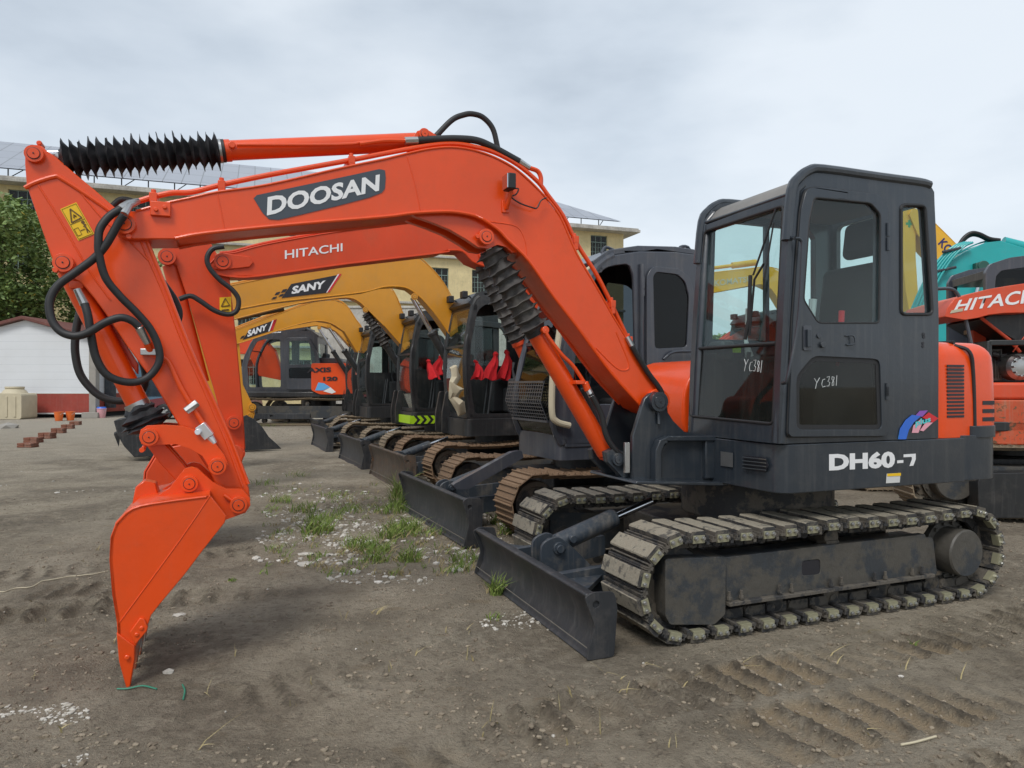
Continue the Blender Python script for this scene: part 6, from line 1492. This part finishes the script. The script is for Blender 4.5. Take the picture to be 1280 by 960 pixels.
for x in (-1.36, 1.3):
    for s in (-1, 1):
        m = MB(); m.lathe((x, s * .86, .31), (x, s * .66, .31), [(0, .2), (0, .29), (.02, .315), (.18, .315), (.2, .29)], 30); wh = m.build('wheel', RUBBER, car)
        m = MB(); m.cyl((x, s * .845, .31), (x, s * .80, .31), .205, seg=28)
        for k in range(6):
            a = k * PI / 3; m.box(-.035, .035, -.02, .0, .04, .19, 1, Matrix.Translation((x, s * .855, .31)) @ Matrix.Rotation(a, 4, 'Y'))
        m.cyl((x, s * .85, .31), (x, s * .872, .31), .05, seg=12, mi=1); m.build('rim', [DARKI, STEEL], wh)
# trees
def leafm(name, a, b_):
    m, nt, b = newmat(name); g_ = nt.nodes.new('ShaderNodeNewGeometry'); co = coords(nt); n = nz(nt, co, .8, 3)
    c = mixc(nt, g_.outputs['Random Per Island'], a, b_); c = mixc(nt, ramp(nt, n, [(.35, 0), (.7, .5)]).outputs[0], c, [v * 1.5 for v in b_])
    gt = nt.nodes.new('ShaderNodeMath'); gt.operation = 'GREATER_THAN'; gt.inputs[1].default_value = .985; nt.links.new(g_.outputs['Random Per Island'], gt.inputs[0]); c = mixc(nt, gt.outputs[0], c, (.35, .27, .03))
    nt.links.new(c, b.inputs['Base Color']); b.inputs['Roughness'].default_value = .55; b.inputs['Subsurface Weight'].default_value = .0; return m
LV = leafm('tree_leaves', (.07, .125, .03), (.18, .25, .07)); BARK = flat('bark', (.09, .07, .05), .9, vary=.4)
def tree(x, y, h, cr, n, lab, seed, leaf=.13, grp=None, low=.3):
    rt_ = empty('broadleaf_tree', (x, y, 0), lab, 'tree', grp); r_ = random.Random(seed); tips = []; m = MB()
    m.tube([(0, 0, 0), (.1, 0, h * .25), (0, .1, h * .5), (.1, 0, h * .8)], [h * .03, h * .024, h * .018, h * .006], 10, smooth=4)
    for i in range(16):
        a = r_.uniform(0, 6.28); z0 = h * r_.uniform(.22, .7); L = cr * r_.uniform(.6, 1.0) * (1 - .3 * (z0 / h)); e = V((math.cos(a) * L, math.sin(a) * L, z0 + h * r_.uniform(.05, .28)))
        m.tube([(0, 0, z0), V((e.x * .5, e.y * .5, (z0 + e.z) / 2 + .1)), e], [h * .012, h * .008, h * .003], 6, smooth=3); tips += [e, V((e.x * .6, e.y * .6, e.z + .2))]
    m.build('trunk', BARK, rt_); m = MB(); cl = []
    for t in tips:
        for _ in range(3): cl.append((t + V((r_.gauss(0, cr * .16), r_.gauss(0, cr * .16), r_.gauss(0, h * .06))), cr * r_.uniform(.14, .30)))
    for _ in range(14): a = r_.uniform(0, 6.28); cl.append((V((math.cos(a) * cr * .35, math.sin(a) * cr * .35, h * r_.uniform(.6, .98))), cr * r_.uniform(.15, .26)))
    for _ in range(n):
        c, rr = r_.choice(cl); d = V((r_.gauss(0, 1), r_.gauss(0, 1), r_.gauss(0, .8))).normalized() * rr * r_.random() ** .4; p = c + d
        if p.z < h * low * .6: continue
        a, b__ = r_.uniform(0, 6.28), r_.uniform(-.9, .9); u = V((math.cos(a), math.sin(a), b__)).normalized(); w_ = u.cross(V((r_.gauss(0, 1), r_.gauss(0, 1), 1.2))).normalized(); s = leaf * r_.uniform(.6, 1.3); o = len(m.v)
        m.v += [tuple(p - u * s), tuple(p + w_ * s * .5), tuple(p + u * s), tuple(p - w_ * s * .5)]; m.f.append([o, o + 1, o + 2, o + 3]); m.m.append(0)
    m.build('crown', LV, rt_, smooth=False)
tree(-27.0, 37.5, 10.8, 4.6, 42000, 'tall green tree with yellowing leaves behind the shed at the left edge', 3, .12)
tree(-22.0, 39.5, 8.2, 3.2, 26000, 'lower green tree right of the tall one behind the shed', 5, .11)
for i, (x, y, h) in enumerate(((14, 58, 6), (22, 62, 7), (31, 60, 6.5), (41, 64, 7.5))):
    tree(x, y, h, 3.2, 4000, ['rounded far tree beyond the low wall, nearest the building', 'second far tree beyond the low wall', 'third far tree beyond the low wall', 'rightmost far tree beyond the low wall'][i], 20 + i, .25, 'far trees beyond the wall')
# ================================================================== camera, light, sky
cam = bpy.data.cameras.new('camera'); co = bpy.data.objects.new('camera', cam); COL.objects.link(co); SC.camera = co
cam.sensor_width = 36; cam.lens = CF / 1280 * 36; cam.shift_y = (CH - 480) / 1280; cam.clip_end = 6000; cam.clip_start = .05
co.location = (0, 0, HC); co.rotation_euler = (R(90), 0, 0)
w = bpy.data.worlds.new('World'); SC.world = w; w.use_nodes = True; nt = w.node_tree
bg = nt.nodes['Background']; sky = nt.nodes.new('ShaderNodeTexSky'); sky.sky_type = 'NISHITA'; sky.sun_disc = False
SE, SR = R(52), R(200)
sky.sun_elevation = SE; sky.sun_rotation = SR; sky.air_density = 1.2; sky.dust_density = 2
tc = nt.nodes.new('ShaderNodeTexCoord'); mp = nt.nodes.new('ShaderNodeMapping'); mp.inputs['Scale'].default_value = (1, 1, 2.6)
nt.links.new(tc.outputs['Generated'], mp.inputs[0])
n1 = nz(nt, mp.outputs[0], 1.5, 8, .50); n2 = nz(nt, mp.outputs[0], 6, 5, .5)
c1 = ramp(nt, n1, [(.37, (3.1, 3.55, 4.1)), (.50, (4.3, 4.8, 5.35)), (.63, (5.5, 5.9, 6.3))]).outputs[0]
c2 = mixc(nt, ramp(nt, n2, [(.3, 0), (.8, .25)]).outputs[0], c1, (5.0, 5.5, 6.1))
sx = nt.nodes.new('ShaderNodeSeparateXYZ'); nt.links.new(tc.outputs['Generated'], sx.inputs[0])
mz = nd(nt, 'ShaderNodeMath', operation='MULTIPLY_ADD', i_1=-.35); nt.links.new(sx.outputs[0], mz.inputs[0]); nt.links.new(sx.outputs[2], mz.inputs[2])
m4 = nd(nt, 'ShaderNodeMath', operation='MULTIPLY'); nt.links.new(ramp(nt, mz.outputs[0], [(.30, 0), (.75, .75)]).outputs[0], m4.inputs[0]); nt.links.new(ramp(nt, n1, [(.35, 1), (.62, .25)]).outputs[0], m4.inputs[1])
c2 = mixc(nt, m4.outputs[0], c2, (2.9, 3.3, 3.8))
c3 = mixc(nt, .9, sky.outputs[0], c2)
nt.links.new(c3, bg.inputs[0]); bg.inputs[1].default_value = .1
sun = bpy.data.lights.new('sun', 'SUN'); so = bpy.data.objects.new('sun', sun); COL.objects.link(so)
sun.energy = 1.35; sun.angle = R(20); sun.color = (1, .97, .93)
dirv = V((math.sin(SR) * math.cos(SE), math.cos(SR) * math.cos(SE), math.sin(SE)))
so.rotation_euler = dirv.to_track_quat('Z', 'Y').to_euler()
SC.view_settings.view_transform = 'Standard'; SC.view_settings.look = 'None'; SC.view_settings.exposure = .66; SC.view_settings.gamma = 1
SC.view_settings.use_curve_mapping = False
SC.cycles.max_bounces = 8; SC.cycles.transparent_max_bounces = 24
